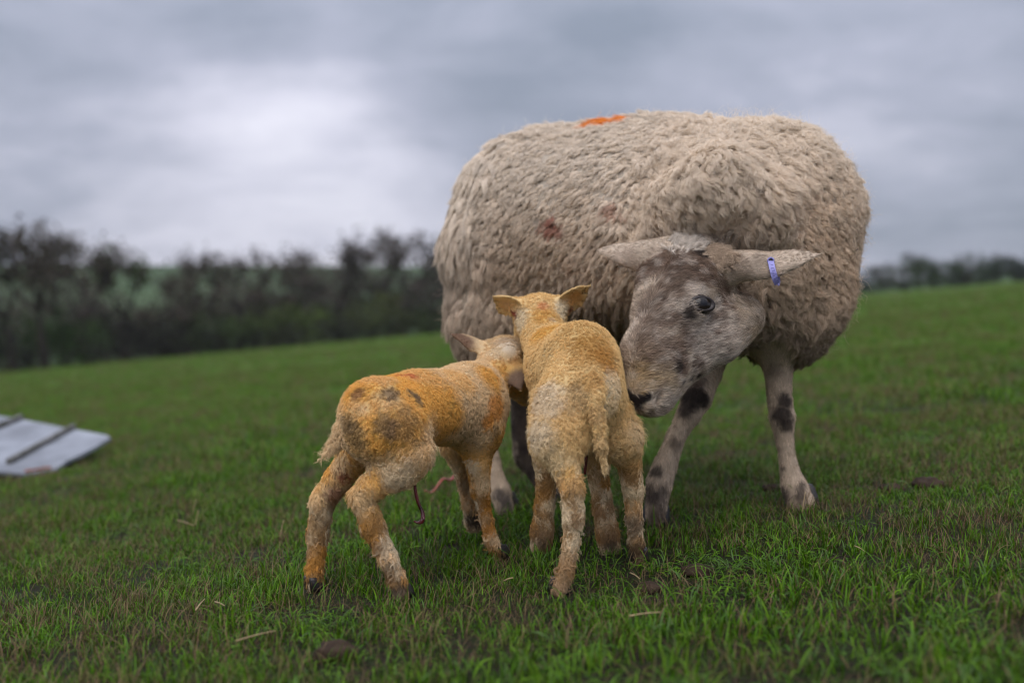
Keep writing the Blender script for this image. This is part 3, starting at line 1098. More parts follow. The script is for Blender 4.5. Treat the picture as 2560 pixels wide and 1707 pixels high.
def ewe_bare_col(pts, d):
    c = np.tile(np.array(CREAM) * 1.0, (len(pts), 1))
    leg = d['leg'] < np.minimum(d['head'], d['ear'])
    ear = (d['ear'] < d['head'] - 0.003) & ~leg
    n = fnoise(pts, 130.0, 1.0)
    c = c * (0.55 + 0.45 * n + 0.4 * fnoise(pts, 60.0, 17.0))[:, None]
    mo = fnoise(pts, 95.0, 41.0)
    f = paint(SE, pts, c, FACE)
    for lo_, hi_, cc_, st_ in ((.54, .68, WHITE, .45), (.46, .33, BROWN, .5)):
        wgt = (sstep(lo_, hi_, mo) * st_)[:, None]
        f = f * (1 - wgt) + np.array(cc_) * wgt
    f = paint(SE, pts, f, [q for q in FACE if max(q[3]) < .04])
    g = paint(SE, pts, c * np.array([0.98, .95, .93]), [(a, b_, r_, k_, s_, rg_ + .9) for a, b_, r_, k_, s_, rg_ in LEGS])
    e = np.array([0.52, 0.425, 0.33]) * (0.8 + 0.35 * n)[:, None]
    e = paint(SE, pts, e, [(1850, 665, 36, (.24, .175, .13), .5, 1.1), (1900, 645, 22, (.25, .19, .14), .5, 1.1), (1640, 640, 28, (.26, .19, .14), .5, 1.0), (1560, 655, 40, (.30, .22, .17), .4, 1.0), (1920, 690, 20, (.3, .22, .17), .4, 1.0)])
    c = np.where(leg[:, None], g, np.where(ear[:, None], e, f))
    return c


d, wl = ewe_masks(Ve)
cv = ewe_bare_col(Ve, d) * (1 - wl)[:, None] + ewe_wool_col(Ve) * 0.75 * wl[:, None]  # under the wool the skin colour is darkened, painting shade between the locks
NOSE = np.min([np.linalg.norm(Ve - HD(.262, s, -.045), axis=1) for s in (-.018, -.006, .006, .018)], 0)
MOUTH = np.minimum(np.linalg.norm(Ve - HD(.262, .030, -.090), axis=1), np.linalg.norm(Ve - HD(.238, .034, -.089), axis=1))
nz = sstep(0.017, 0.010, NOSE)[:, None]
cv = cv * (1 - nz) + np.array([0.022, 0.018, 0.018]) * nz
nz = sstep(0.012, 0.005, MOUTH)[:, None] * 0.8
cv = cv * (1 - nz) + np.array([0.05, 0.035, 0.03]) * nz
cv = cv * (1 - 0.30 * wl)[:, None]  # deepens the painted shade beneath the fleece
put('body', mesh('ewe_body', Ve, Qe, M_SKIN, True, cv), ewe)

# --- fleece
dT, wT = ewe_masks(SE.C)
labs = {k: dT[k] for k in ('body', 'thigh', 'chest', 'neck')}
near_w = np.where(SE.view > -0.25, 1.0, 0.35)
wool_w = (wT > 0.5) * near_w


def lump(pts):
    return 0.45 + 0.65 * fnoise(pts, 12.0, 8.0) + 0.45 * fnoise(pts, 34.0, 3.0)


def fleece(n, per, which, length, width, lift, taper, wave, flow, gain, K=6, rad=0.00055, frizz=0.15, turns=1.3, frand=0.16):
    wt = wool_w * which
    cen, nr, ti = SE.sample(n, wt)
    lm = lump(cen)
    cen = cen + nr * ((lm - 1.0) * 0.016)[:, None]
    fl = np.array(flow)[None] + RNG.normal(0, frand, (n, 3)) + (fnoise(cen, 5.0, 2.0) - 0.5)[:, None] * 1.2 * np.cross(nr, GRAV)
    # clear the head and the limbs
    ps = locks(cen, nr, fl, per, length * lm, width * np.sqrt(lm), lift, taper, wave, K, frizz=frizz, turns=turns)
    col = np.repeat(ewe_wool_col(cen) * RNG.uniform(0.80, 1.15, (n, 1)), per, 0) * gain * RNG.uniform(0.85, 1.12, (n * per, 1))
    return ps, col, rad


isneck = np.maximum(sstep(0.03, -0.02, labs['neck'] - np.minimum(labs['body'], labs['thigh'])), sstep(0.02, -0.02, labs['chest'] - labs['body']))
isneck = np.maximum(isneck, sstep(0.10, 0.0, labs['neck']))
isthigh = sstep(0.03, -0.02, labs['thigh'] - labs['body']) * (1 - isneck)
isbody = np.clip(1 - isneck - isthigh, 0, 1)
belly = sstep(-0.3, -0.7, SE.TN[:, 2])
parts = [
    fleece(11000, 18, isbody, 0.023, 0.0052, 0.42, 0.72, 0.10, GRAV * 0.75 + T_AX * 0.55, 1.0, 6, 0.0005, 0.10),
    fleece(4800, 36, isneck, 0.033, 0.0074, 0.38, 0.80, 0.10, GRAV * 0.8 + T_AX * 0.25 + RIGHT * 0.35, 1.08, 9, 0.00042, 0.12, 1.8, 0.27),
    fleece(1500, 34, isthigh, 0.050, 0.0088, 0.28, 0.55, 0.06, GRAV * 1.2, 0.95, 7, 0.0006, 0.05),
    fleece(800, 26, belly * (1 - isthigh), 0.034, 0.006, 0.55, 0.9, 0.08, GRAV + T_AX * 0.2, 0.8, 6, 0.0005, 0.08),
]
stray_c, stray_n, _ = SE.sample(2600, wool_w * (0.15 + isneck))
ps = locks(stray_c, stray_n, GRAV * 0.4 + RNG.normal(0, 0.8, (2600, 3)), 1, 0.026, 0.002, 0.8, 0.0, 0.20, 7, 0.0, 0.5, 1.4)
parts.append((ps, ewe_wool_col(stray_c) * 1.12, 0.00022))
for (ps, col, rad) in parts:
    curves('fleece', ps, rads(len(ps), ps.shape[1], rad), col, M_WOOL, ewe, 'stuff')


# --- short hair of face, ears and legs
def coat(surf, n, wt, flow, length, lift, rad, colf, name, parent, K=4, mat=M_HAIR, spread=0.25, wave=0.04):
    cen, nr, ti = surf.sample(n, wt)
    fl = flow(cen, nr) + RNG.normal(0, spread, (n, 3))
    ps = locks(cen, nr, fl, 1, length, 0.0003, lift, 0.0, wave, K, 0.001, 0.12, 0.8)
    col = colf(cen) * np.exp(RNG.normal(0, 0.36, (n, 1)) + (fnoise(cen, 140.0, 21.0) - 0.5)[:, None] * 0.9)
    return curves(name, ps, rads(n, K, rad), col, mat, parent, 'stuff')


def face_flow(p, n):
    t_ = (p - POLL) @ fh
    s_ = (p - POLL) @ lh
    return -fh * 0.5 + fh * sstep(.10, .02, t_)[:, None] * 0.9 + lh * (np.tanh(s_ / 0.02) * 0.7)[:, None] + (-nh) * 0.5


e0 = SE.hit(1756, 760)
eye_pts = [e0, e0 - lh * 2 * np.dot(e0 - POLL, lh)]
NOSEP = [SE.hit(*q) for q in ((1572, 990), (1585, 1001), (1602, 1000), (1620, 991))]
eyeclear = np.min([np.linalg.norm(SE.C - q, axis=1) for q in eye_pts], 0) > 0.0180
noseclear = np.min([np.linalg.norm(SE.C - q, axis=1) for q in NOSEP], 0) > 0.0095
headw = (wT < 0.6) * (dT['head'] <= np.minimum(dT['leg'], dT['ear'])) * eyeclear * noseclear
earw = (wT < 0.6) * (dT['ear'] < np.minimum(dT['leg'], dT['head']))
legw = (wT < 0.6) * (dT['leg'] < np.minimum(dT['head'], dT['ear']))
colf = lambda p: ewe_bare_col(p, EWE.label(p))
coat(SE, 60000, headw * near_w, face_flow, 0.0115, 0.30, 0.00028, colf, 'face_hair', ewe)
ear_mid = HD(.03, 0, -.06)
coat(SE, 14000, earw * 1.0, lambda p, n: unit(p - ear_mid), 0.006, 0.3, 0.0002, colf, 'ear_hair', ewe)
coat(SE, 30000, legw * 1.0, lambda p, n: np.tile(GRAV, (len(p), 1)), 0.009, 0.22, 0.0003, colf, 'leg_hair', ewe)
# woolly topknot between poll and collar
pol = sstep(0.034, 0.010, np.linalg.norm(SE.C - SE.hit(1800, 632), axis=1)) * (dT['ear'] > 0.002)
cen, nr, _ = SE.sample(420, pol * 1.0)
ps = locks(cen, nr, GRAV * 0.6 + RIGHT * 0.6 + RNG.normal(0, .3, (420, 3)), 16, 0.014, 0.004, 0.45, 0.7, 0.12, 6, 0.003, 0.25)
curves('topknot', ps, rads(len(ps), 6, 0.0004), np.repeat(np.array([.52, .40, .29]) * RNG.uniform(.7, 1.15, (420, 1)), 16, 0), M_WOOL, ewe, 'stuff')

# white tuft on the poll
tuf = sstep(0.034, 0.008, np.linalg.norm((SE.C - SE.hit(1712, 612)) , axis=1))
cen, nr, _ = SE.sample(150, tuf)
ps = locks(cen, nr, -fh * .6 + GRAV * .4 + RIGHT * .15 + RNG.normal(0, .35, (150, 3)), 16, 0.017, 0.0028, 0.42, 0.6, 0.08, 6, 0.002, 0.2)
curves('poll_tuft', ps, rads(len(ps), 6, 0.0003), np.repeat(np.array([.74, .66, .57]) * RNG.uniform(.7, 1.12, (150, 1)), 16, 0), M_WOOL, ewe, 'stuff')

# --- eyes
m, t, b = mat_new('eye')
tcn = t.nodes.new('ShaderNodeTexCoord')
sp = t.nodes.new('ShaderNodeSeparateXYZ')
t.links.new(tcn.outputs['Object'], sp.inputs[0])


def tm(op, a, b_=None):
    n = t.nodes.new('ShaderNodeMath')
    n.operation = op
    for i, v in enumerate((a, b_)):
        if v is None:
            continue
        if isinstance(v, (int, float)):
            n.inputs[i].default_value = v
        else:
            t.links.new(v, n.inputs[i])
    return n.outputs[0]


rr = tm('SQRT', tm('ADD', tm('POWER', tm('DIVIDE', sp.outputs[0], 1.12), 2.0), tm('POWER', tm('DIVIDE', sp.outputs[1], 0.72), 2.0)))
r = tramp(rr, [(0.0, (.004, .004, .006)), (0.0078, (.004, .004, .006)), (0.0082, (.34, .21, .07)), (0.0100, (.46, .33, .14)), (0.0106, (.02, .015, .012))])
t.links.new(r.outputs[0], b.inputs['Base Color'])
b.inputs['Roughness'].default_value = 0.12
b.inputs['Specular IOR Level'].default_value = 0.3
b.inputs['Coat Weight'].default_value = 0.0
b.inputs['Coat Roughness'].default_value = 0.03
M_EYE = m


def uv_ball(name, rad, mat, nu=24, nv=14):
    Vv, Fa = [], []
    for i in range(nv + 1):
        th = math.pi * i / nv
        for j in range(nu):
            a = 6.28319 * j / nu
            Vv.append((rad * math.sin(th) * math.cos(a), rad * math.sin(th) * math.sin(a), rad * math.cos(th)))
    for i in range(nv):
        for j in range(nu):
            Fa.append((i * nu + j, (i + 1) * nu + j, (i + 1) * nu + (j + 1) % nu, i * nu + (j + 1) % nu))
    return mesh(name, Vv, Fa, mat)


M_LID = mat_flat('eyelid_skin', (0.030, 0.022, 0.020), 0.45, 0.4, 0.3, 80)


def torus_lid(name, R, r_, mat, sx=1.15, sy=0.8):
    Vv, Fa = [], []
    for i in range(28):
        a = 6.28319 * i / 28
        for j in range(8):
            q = 6.28319 * j / 8
            rad = R + r_ * math.cos(q)
            dz = -((math.cos(a)) ** 2) * 0.0025
            Vv.append((rad * math.cos(a) * sx, rad * math.sin(a) * sy, r_ * 0.9 * math.sin(q) + dz))
    for i in range(28):
        for j in range(8):
            Fa.append((i * 8 + j, ((i + 1) % 28) * 8 + j, ((i + 1) % 28) * 8 + (j + 1) % 8, i * 8 + (j + 1) % 8))
    return mesh(name, Vv, Fa, mat)


ball, lid = uv_ball('eye', 0.0195, M_EYE), torus_lid('eyelid', 0.0150, 0.0044, M_LID, 1.16, 0.68)


def add_eye(px, py, mirrored):
    """set an eyeball into the head; its axis looks along the head's side"""
    if not mirrored:
        c = SE.hit(px, py)
        s_, t_, h_ = (np.dot(c - POLL, q) for q in (lh, fh, nh))
        add_eye.th = (t_, s_, h_)
    else:
        t_, s_, h_ = add_eye.th
        s_ = -s_
        c = HD(t_, s_, h_)
    sg = 1 if s_ > 0 else -1
    ax = unit(lh * sg * 0.80 + nh * 0.50 + fh * 0.10)
    if sg > 0:
        sn = SE.N[np.argmin(np.linalg.norm(SE.V - c, axis=1))]
        ax = unit(sn + unit(CAM - c) * 0.5)
    xa = unit(fh * 0.8 + nh * 0.5 - ax * np.dot(fh * 0.8 + nh * 0.5, ax))
    xa = unit(RIGHT - ax * np.dot(RIGHT, ax)) if sg > 0 else xa
    ya = np.cross(ax, xa)
    Mx = Matrix(((xa[0], ya[0], ax[0]), (xa[1], ya[1], ax[1]), (xa[2], ya[2], ax[2]))).to_4x4()
    for nm, dat, off in (('eye', ball, -0.0135), ('eyelid', lid, 0.0002)):
        o = bpy.data.objects.new(nm, dat)
        COL.objects.link(o)
        o.parent = ewe
        o.matrix_local = Matrix.Translation(Vector(c + ax * off) - ewe.location) @ Mx


add_eye(1756, 760, False)
add_eye(0, 0, True)
for px, py, fw in ((2008, 1272, RIGHT * .6 - FWD * .8), (1640, 1318, RIGHT * -.2 - FWD), (1266, 1285, RIGHT * .7 - FWD * .6), (1380, 1268, RIGHT * .7 - FWD * .6)):
    add_hoof(ewe, px, py, fw, 0.036)

# ------------------------------------------------------------------ the lambs
OR, OR2, TAN, LCREAM, LBR = (0.90, 0.52, 0.13), (0.70, 0.31, 0.05), (0.84, 0.63, 0.37), (0.92, 0.77, 0.54), (0.17, 0.105, 0.055)
GREYB, BLOOD, LDARK = (0.20, 0.145, 0.10), (0.30, 0.03, 0.02), (0.035, 0.028, 0.025)


def build_lamb(B, step, root, basef, patches, n_fuzz, n_curl, tail_flow, curl_area, fuzz_len, shag_area=None, n_shag=1500, shag_len=0.017):
    Vv, Q = B.polygonise(step)
    S = Surf(Vv, Q)
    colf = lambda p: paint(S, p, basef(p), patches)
    put('body', mesh('lamb_body', Vv, Q, M_SKIN, True, colf(Vv) * 0.62), root)  # skin darkened so the gaps in the coat carry painted shade
    dd = B.label(S.C)
    near = np.where(S.view > -0.25, 1.0, 0.4)
    cw = curl_area(S.C, dd)
    bare = np.clip(dd['leg'] * 0 + 1, 0, 1)
    # felted fuzz of the body
    fz = near * (1 - cw * 0.75) * (dd['ear'] > 0.002)
    n = n_fuzz // 7
    cen, nr, _ = S.sample(n, fz)
    fl = tail_flow[None] * 0.5 + GRAV * 0.6 + RNG.normal(0, 0.4, (n, 3))
    ps = locks(cen, nr, fl, 7, fuzz_len, 0.0024, 0.5, 0.3, 0.25, 5, 0.001, 0.35, 1.2)
    col = np.repeat(colf(cen) * RNG.uniform(0.84, 1.14, (n, 1)), 7, 0) * RNG.uniform(0.8, 1.15, (n * 7, 1))
    curves('coat', ps, rads(len(ps), 5, 0.00026), col, M_WOOL, root, 'stuff')
    # ringlets of legs and tail
    n = n_curl
    cen, nr, _ = S.sample(n, near * cw)
    fl = np.tile(GRAV, (n, 1)) + RNG.normal(0, 0.35, (n, 3))
    ps = locks(cen, nr, fl, 10, 0.0150, 0.0018, 0.11, 0.5, 0.13, 11, 0.0002, 0.05, 1.7, 0.10)
    col = np.repeat(colf(cen) * RNG.uniform(0.80, 1.14, (n, 1)), 10, 0) * RNG.uniform(0.84, 1.14, (n * 10, 1))
    curves('curls', ps, rads(len(ps), 11, 0.00022), col, M_WOOL, root, 'stuff')
    n = n_curl // 200
    cen, nr, _ = S.sample(n, near * cw)
    fl = np.tile(GRAV, (n, 1)) + RNG.normal(0, 0.5, (n, 3))
    ps = curl_locks(cen, nr, fl, 24, 0.0046, 0.0022, 0.7, 9, 0.0045, 0.002, 0.04)
    col = np.repeat(colf(cen) * RNG.uniform(0.8, 1.25, (n, 1)), 24, 0) * RNG.uniform(0.85, 1.15, (n * 24, 1))
    curves('curls', ps, rads(len(ps), 9, 0.00022), col, M_WOOL, root, 'stuff')
    # ear down
    ew_ = (dd['ear'] < 0.002) * 1.0
    if ew_.sum() > 0:
        n = 4500
        cen, nr, _ = S.sample(n, ew_)
        ps = locks(cen, nr, RNG.normal(0, 0.5, (n, 3)) + np.array([0, 0, .4]), 1, 0.0035, 0.0003, 0.35, 0, 0.05, 4, 0.001, 0.2)
        curves('ear_hair', ps, rads(n, 4, 0.0002), colf(cen) * RNG.uniform(.75, 1.2, (n, 1)), M_HAIR, root, 'stuff')
    if shag_area is not None:
        n = n_shag
        cen, nr, _ = S.sample(n, near * shag_area(S.C, dd))
        fl = np.tile(GRAV, (n, 1)) + tail_flow * 0.5 + RNG.normal(0, 0.5, (n, 3))
        ps = locks(cen, nr, fl, 7, shag_len, 0.0018, 0.45, 0.6, 0.22, 8, 0.001, 0.25, 1.5)
        col = np.repeat(colf(cen) * RNG.uniform(0.8, 1.2, (n, 1)), 7, 0)
        curves('coat', ps, rads(len(ps), 8, 0.0002), col, M_WOOL, root, 'stuff')
    return S


LI, LL = 0.0030, 0.0074
# --- lamb standing side-on
L1 = Body()
L1.chain([(952, 1052, 1.42, 106), (1040, 1020, 1.50, 98), (1165, 1015, 1.615, 98)], 0.03, 'body', LI)
L1.chain([(930, 1020, 1.40, 56), (930, 1070, 1.40, 52)], 0.04, 'body', LI)
L1.chain([(1165, 990, 1.62, 80), (1215, 960, 1.67, 62), (1262, 905, 1.72, 55)], 0.03, 'neck', LI)
L1.chain([(1262, 895, 1.725, 52), (1295, 900, 1.75, 52), (1345, 960, 1.80, 36)], 0.025, 'head', 0.001)
L1.chain([(1285, 950, 1.73, 40), (1320, 985, 1.77, 30)], 0.025, 'head', 0.001)
L1.chain([(1230, 1020, 1.63, 34), (1195, 1060, 1.61, 70)], 0.03, 'body', LI)
# legs: near hind, far hind, near fore, far fore
L1.chain([(985, 1075, 1.40, 92), (1020, 1130, 1.40, 66), (1000, 1160, 1.40, 58)], 0.03, 'thigh', LI)
L1.chain([(1000, 1160, 1.40, 58), (930, 1215, 1.395, 45), (905, 1240, 1.395, 42), (930, 1310, 1.395, 40), (968, 1390, 1.39, 33), (990, 1440, 1.385, 31), (1003, 1478, 1.385, 29)], 0.018, 'leg', LL)
L1.chain([(905, 1115, 1.46, 54), (850, 1190, 1.47, 44), (808, 1250, 1.475, 40), (795, 1330, 1.475, 36), (790, 1400, 1.47, 30), (787, 1440, 1.468, 31), (787, 1475, 1.467, 27)], 0.02, 'leg', LL)
L1.chain([(1190, 1080, 1.60, 62), (1195, 1150, 1.60, 42), (1200, 1215, 1.60, 33), (1212, 1280, 1.605, 25), (1228, 1345, 1.61, 25), (1245, 1378, 1.61, 24)], 0.02, 'leg', LL)
L1.chain([(1145, 1110, 1.69, 46), (1160, 1180, 1.70, 24), (1172, 1250, 1.71, 18), (1185, 1300, 1.72, 24)], 0.018, 'leg', LI * .6)
L1.chain([(888, 1030, 1.405, 24), (860, 1078, 1.40, 20), (835, 1115, 1.395, 14), (790, 1156, 1.39, 4)], 0.007, 'tail', LI * .5)
L1.ear(P(1226, 872, 1.715), P(1122, 838, 1.70), UP * 0.9 - FWD * 0.5, 0.024, 0.010, 0.0034, 0.01)
L1.ear(P(1268, 874, 1.680), P(1304, 985, 1.640), -FWD * 0.9 + RIGHT * 0.1 + UP * .2, 0.022, 0.008, 0.0034, 0.01)
L1.cone(P(1270, 882, 1.71), P(1270, 886, 1.675), 0.018, 0.014, 0.012, 'ear')
l1 = empty('lamb', on_ground(1000, 1440), 'orange-stained newborn lamb seen from its side, hind legs spread wide', 'lamb', 'newborn lambs at the ewe')


def base1(p):
    n = fnoise(p, 30.0, 1.0)[:, None]
    n2 = sstep(.36, .66, fnoise(p, 15.0, 6.0))[:, None]
    hgt = (p[:, 2] - plane_z(p[:, 0], p[:, 1]))[:, None]
    body = np.array(OR) * (1 - n2) + np.array(TAN) * n2
    legc = np.array(LCREAM) * 0.9 * (1 - sstep(.36, .64, n)) + np.array((.62, .31, .07)) * sstep(.36, .64, n)
    fb = sstep(.50, .68, fnoise(p, 75.0, 14.0))[:, None] * .85
    legc = legc * (1 - fb) + np.array((.42, .23, .08)) * fb
    k = sstep(0.10, 0.20, hgt)
    c = legc * (1 - k) + body * k
    return c * (0.75 + 0.5 * fnoise(p, 80.0, 2.0)[:, None])


PAT1 = [
    (945, 945, 50, (.72, .50, .28), .5, 1.0), (1060, 930, 70, (.74, .50, .25), .5, 1.0), (1030, 942, 20, (.60, .14, .07), .7, 1.2), (1000, 940, 14, (.60, .14, .07), .5, 1.2),
    (895, 985, 22, (.16, .06, .05), .7, .9), (975, 985, 30, GREYB, .8, 1.9), (1030, 985, 26, GREYB, .85, 1.9), (1045, 1000, 22, GREYB, .7, 1.9), (960, 1060, 40, GREYB, .7, 1.9), (1010, 1060, 46, (.30, .18, .10), .6, 1.1),
    (1080, 1080, 40, (.34, .17, .06), .45, 1.2), (1240, 1020, 36, OR2, .75, 1.0), (1220, 1050, 20, OR2, .8, 1.0), (1240, 1075, 16, LDARK, .5, 1.0),
    (1150, 950, 50, OR, .5, 1.0), (1225, 940, 45, (.80, .42, .05), .75, .7), (1250, 915, 25, (.78, .45, .10), .6, .9),
    (1270, 855, 40, (.72, .58, .42), .8, .8), (1240, 880, 25, LCREAM, .7, .8), (1276, 868, 24, (.82, .70, .54), .7, .8), (1290, 905, 14, (.62, .33, .12), .7, .6), (1150, 850, 46, (.20, .115, .075), .95, .5), (1125, 842, 20, (.22, .11, .07), .95, .5), (1298, 950, 36, (.18, .12, .10), .9, .5),
    (870, 1060, 30, (.26, .17, .09), .75, 1.7), (885, 1090, 40, (.24, .16, .08), .7, 1.0), (830, 1130, 24, (.40, .24, .08), .6, 1.0), (800, 1150, 16, (.62, .27, .03), .7, 1.0),
    (850, 1150, 30, (.74, .58, .38), .7, .9), (860, 1180, 18, BLOOD, .7, 1.2), (840, 1230, 22, BLOOD, .55, 1.2), (870, 1220, 20, (.20, .07, .03), .7, 1.0), (835, 1250, 30, (.26, .13, .04), .6, 1.1),
    (790, 1300, 40, (.34, .22, .10), .6, 1.2), (785, 1450, 26, LBR, .8, .9), (790, 1480, 26, (.09, .065, .05), .8, .8), (780, 1370, 30, (.36, .19, .05), .5, 1.2),
    (1040, 1120, 40, (.55, .38, .22), .4, 1.1), (990, 1170, 50, LCREAM, .6, 1.0), (905, 1235, 36, (.80, .62, .38), .55, 1.0), (940, 1300, 26, (.30, .17, .07), .5, 1.2), (950, 1360, 24, (.38, .24, .13), .5, 1.2),
    (975, 1420, 26, LBR, .7, 1.0), (1000, 1470, 30, (.10, .075, .06), .85, .8), (1010, 1495, 24, LDARK, .9, .7), (925, 1350, 16, GREYB, .7, 1.0),
    (1180, 1160, 22, LCREAM, .85, .7), (1200, 1200, 26, (.78, .62, .40), .7, .9), (1215, 1250, 20, (.42, .19, .03), .7, 1.1), (1195, 1270, 16, (.78, .62, .40), .8, .8), (1225, 1310, 18, OR2, .5, 1.1), (1240, 1340, 22, (.80, .64, .42), .7, .8), (1250, 1375, 18, LBR, .8, .8),
    (1165, 1200, 30, (.36, .20, .08), .6, 1.0), (1185, 1290, 24, LDARK, .9, .7),
]


def curl1(p, dd):
    lg = sstep(0.012, -0.004, dd['leg'] - np.minimum(dd['body'], dd['neck']))
    lg = np.maximum(lg, sstep(0.002, -0.002, dd['tail']) * .25)
    return np.clip(lg, 0, 1)


S1 = build_lamb(L1, 0.0042, l1, base1, PAT1, 110000, 8600, unit(P(880, 1050, 1.40) - P(1165, 1010, 1.615)), curl1, 0.0050,
                lambda p, dd: sstep(0.004, -0.001, dd['tail'] - 0.002) + 0.10 * sstep(0.01, 0.0, dd['thigh']), 260, 0.013)

# --- lamb seen from behind
L2 = Body()
L2.chain([(1460, 985, 1.43, 100), (1448, 930, 1.50, 101), (1430, 905, 1.58, 98)], 0.03, 'body', LI)
L2.chain([(1456, 880, 1.50, 72), (1474, 905, 1.45, 62)], 0.04, 'body', LI)
L2.chain([(1400, 960, 1.59, 72), (1400, 1050, 1.59, 62)], 0.05, 'body', LI)
L2.chain([(1385, 900, 1.60, 66), (1362, 850, 1.65, 60), (1350, 800, 1.69, 58)], 0.03, 'neck', LI)
L2.chain([(1350, 795, 1.69, 58), (1340, 800, 1.735, 52), (1320, 850, 1.80, 34)], 0.02, 'head', 0.001)
L2.chain([(1405, 1020, 1.41, 74), (1398, 1090, 1.39, 70)], 0.04, 'thigh', LI)
L2.chain([(1512, 1025, 1.47, 56), (1545, 1095, 1.465, 54)], 0.04, 'thigh', LI)
L2.chain([(1395, 1090, 1.385, 66), (1412, 1160, 1.37, 46), (1430, 1215, 1.36, 40), (1433, 1290, 1.36, 36), (1428, 1350, 1.36, 30), (1415, 1420, 1.358, 30), (1400, 1465, 1.356, 29)], 0.018, 'leg', LL)
L2.chain([(1560, 1090, 1.465, 54), (1572, 1150, 1.475, 40), (1582, 1215, 1.485, 35), (1585, 1290, 1.49, 30), (1590, 1350, 1.497, 28), (1596, 1392, 1.50, 28)], 0.018, 'leg', LL)
L2.chain([(1368, 1110, 1.62, 46), (1366, 1190, 1.625, 26), (1362, 1260, 1.63, 24), (1356, 1320, 1.633, 28), (1352, 1358, 1.635, 27)], 0.018, 'leg', LI * .7)
L2.chain([(1490, 1110, 1.57, 46), (1496, 1190, 1.575, 26), (1506, 1260, 1.58, 25), (1518, 1325, 1.58, 28), (1524, 1362, 1.58, 27)], 0.018, 'leg', LI * .7)
L2.chain([(1478, 925, 1.398, 22), (1488, 990, 1.366, 19), (1496, 1060, 1.354, 17), (1502, 1110, 1.352, 15), (1513, 1178, 1.352, 7)], 0.02, 'tail', LI * .5)
L2.ear(P(1302, 772, 1.69), P(1228, 746, 1.66), UP * 0.75 + FWD * 0.5, 0.026, 0.015, 0.0032, 0.012)
L2.cone(P(1318, 775, 1.69), P(1288, 768, 1.685), 0.016, 0.011, 0.015, 'ear')
L2.ear(P(1392, 768, 1.69), P(1481, 716, 1.66), UP * 0.75 + FWD * 0.5, 0.026, 0.015, 0.0032, 0.012)
L2.cone(P(1375, 775, 1.69), P(1408, 765, 1.685), 0.016, 0.011, 0.015, 'ear')
l2 = empty('lamb.001', on_ground(1480, 1420), 'yellow-tan newborn lamb seen from behind, hanging tail towards the camera', 'lamb', 'newborn lambs at the ewe')


def base2(p):
    n = fnoise(p, 34.0, 11.0)[:, None]
    hgt = (p[:, 2] - plane_z(p[:, 0], p[:, 1]))[:, None]
    body = np.array((.92, .66, .31)) * np.ones((len(p), 1)) * (1 - .0 * n) 
    legc = np.array((.90, .74, .50)) * (1 - sstep(.38, .66, n)) + np.array((.54, .29, .09)) * sstep(.38, .66, n)
    fb = sstep(.50, .68, fnoise(p, 75.0, 19.0))[:, None] * .85
    legc = legc * (1 - fb) + np.array((.40, .23, .09)) * fb
    k = sstep(0.13, 0.21, hgt)
    c = legc * (1 - k) + body * k
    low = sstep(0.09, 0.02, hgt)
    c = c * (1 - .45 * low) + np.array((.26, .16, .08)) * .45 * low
    return c * (0.78 + 0.44 * fnoise(p, 90.0, 2.0)[:, None])


PAT2 = [
    (1450, 830, 80, (.58, .36, .12), .6, 1.0), (1490, 870, 70, (.52, .28, .07), .75, 1.0), (1510, 900, 50, (.50, .24, .05), .7, 1.0), (1450, 900, 40, (.60, .36, .12), .5, 1.0),
    (1480, 950, 34, (.54, .30, .09), .65, 1.0), (1440, 960, 20, (.46, .28, .11), .5, 1.1), (1440, 1000, 40, (.48, .34, .20), .45, 1.1),
    (1360, 900, 60, (.74, .53, .25), .6, 1.0), (1345, 980, 40, (.70, .48, .22), .5, 1.0), (1365, 1000, 50, (.97, .83, .62), .8, 1.2), (1345, 1080, 50, (.97, .83, .61), .85, 1.2), (1380, 1140, 46, (.82, .66, .40), .7, 1.1),
    (1535, 960, 40, (.96, .82, .60), .55, 1.3), (1525, 1010, 40, (.92, .76, .50), .6, 1.1), (1590, 1080, 40, (.66, .52, .34), .6, 1.0),
    (1360, 830, 46, (.76, .44, .10), .85, .7), (1360, 790, 34, (.76, .45, .12), .8, .7), (1358, 765, 16, (.70, .26, .12), .6, .9), (1300, 800, 34, (.94, .80, .56), .9, .7), (1405, 775, 30, (.94, .82, .60), .9, .7), (1380, 800, 12, (.74, .60, .42), .6, .8),
    (1265, 765, 18, (.90, .52, .20), .6, .7), (1285, 784, 12, (.34, .06, .04), .9, .5), (1440, 745, 26, (.80, .42, .12), .7, .7), (1425, 775, 12, (.25, .07, .04), .8, .6), (1262, 755, 16, (.94, .66, .34), .7, .6),
    (1490, 1040, 30, (.46, .29, .13), .6, 1.0), (1500, 1110, 30, (.48, .32, .16), .6, 1.1), (1420, 1170, 20, (.80, .50, .16), .7, .8), (1435, 1230, 30, (.62, .42, .22), .5, 1.1),
    (1420, 1400, 34, (.36, .22, .11), .55, 1.1), (1400, 1460, 30, (.40, .27, .16), .7, 1.0), (1440, 1290, 24, (.30, .17, .08), .5, 1.2), (1582, 1230, 20, (.72, .58, .36), .6, 1.0), (1575, 1180, 24, (.36, .22, .10), .5, 1.1),
    (1590, 1300, 34, (.22, .14, .08), .75, 1.0), (1594, 1370, 34, (.13, .085, .05), .85, .9), (1355, 1340, 26, (.40, .27, .16), .6, 1.0), (1522, 1340, 26, (.30, .19, .11), .6, 1.0), (1525, 1355, 16, LDARK, .7, .9), (1356, 1355, 14, LDARK, .6, .9), (1500, 1270, 16, (.44, .21, .07), .6, 1.0),
]


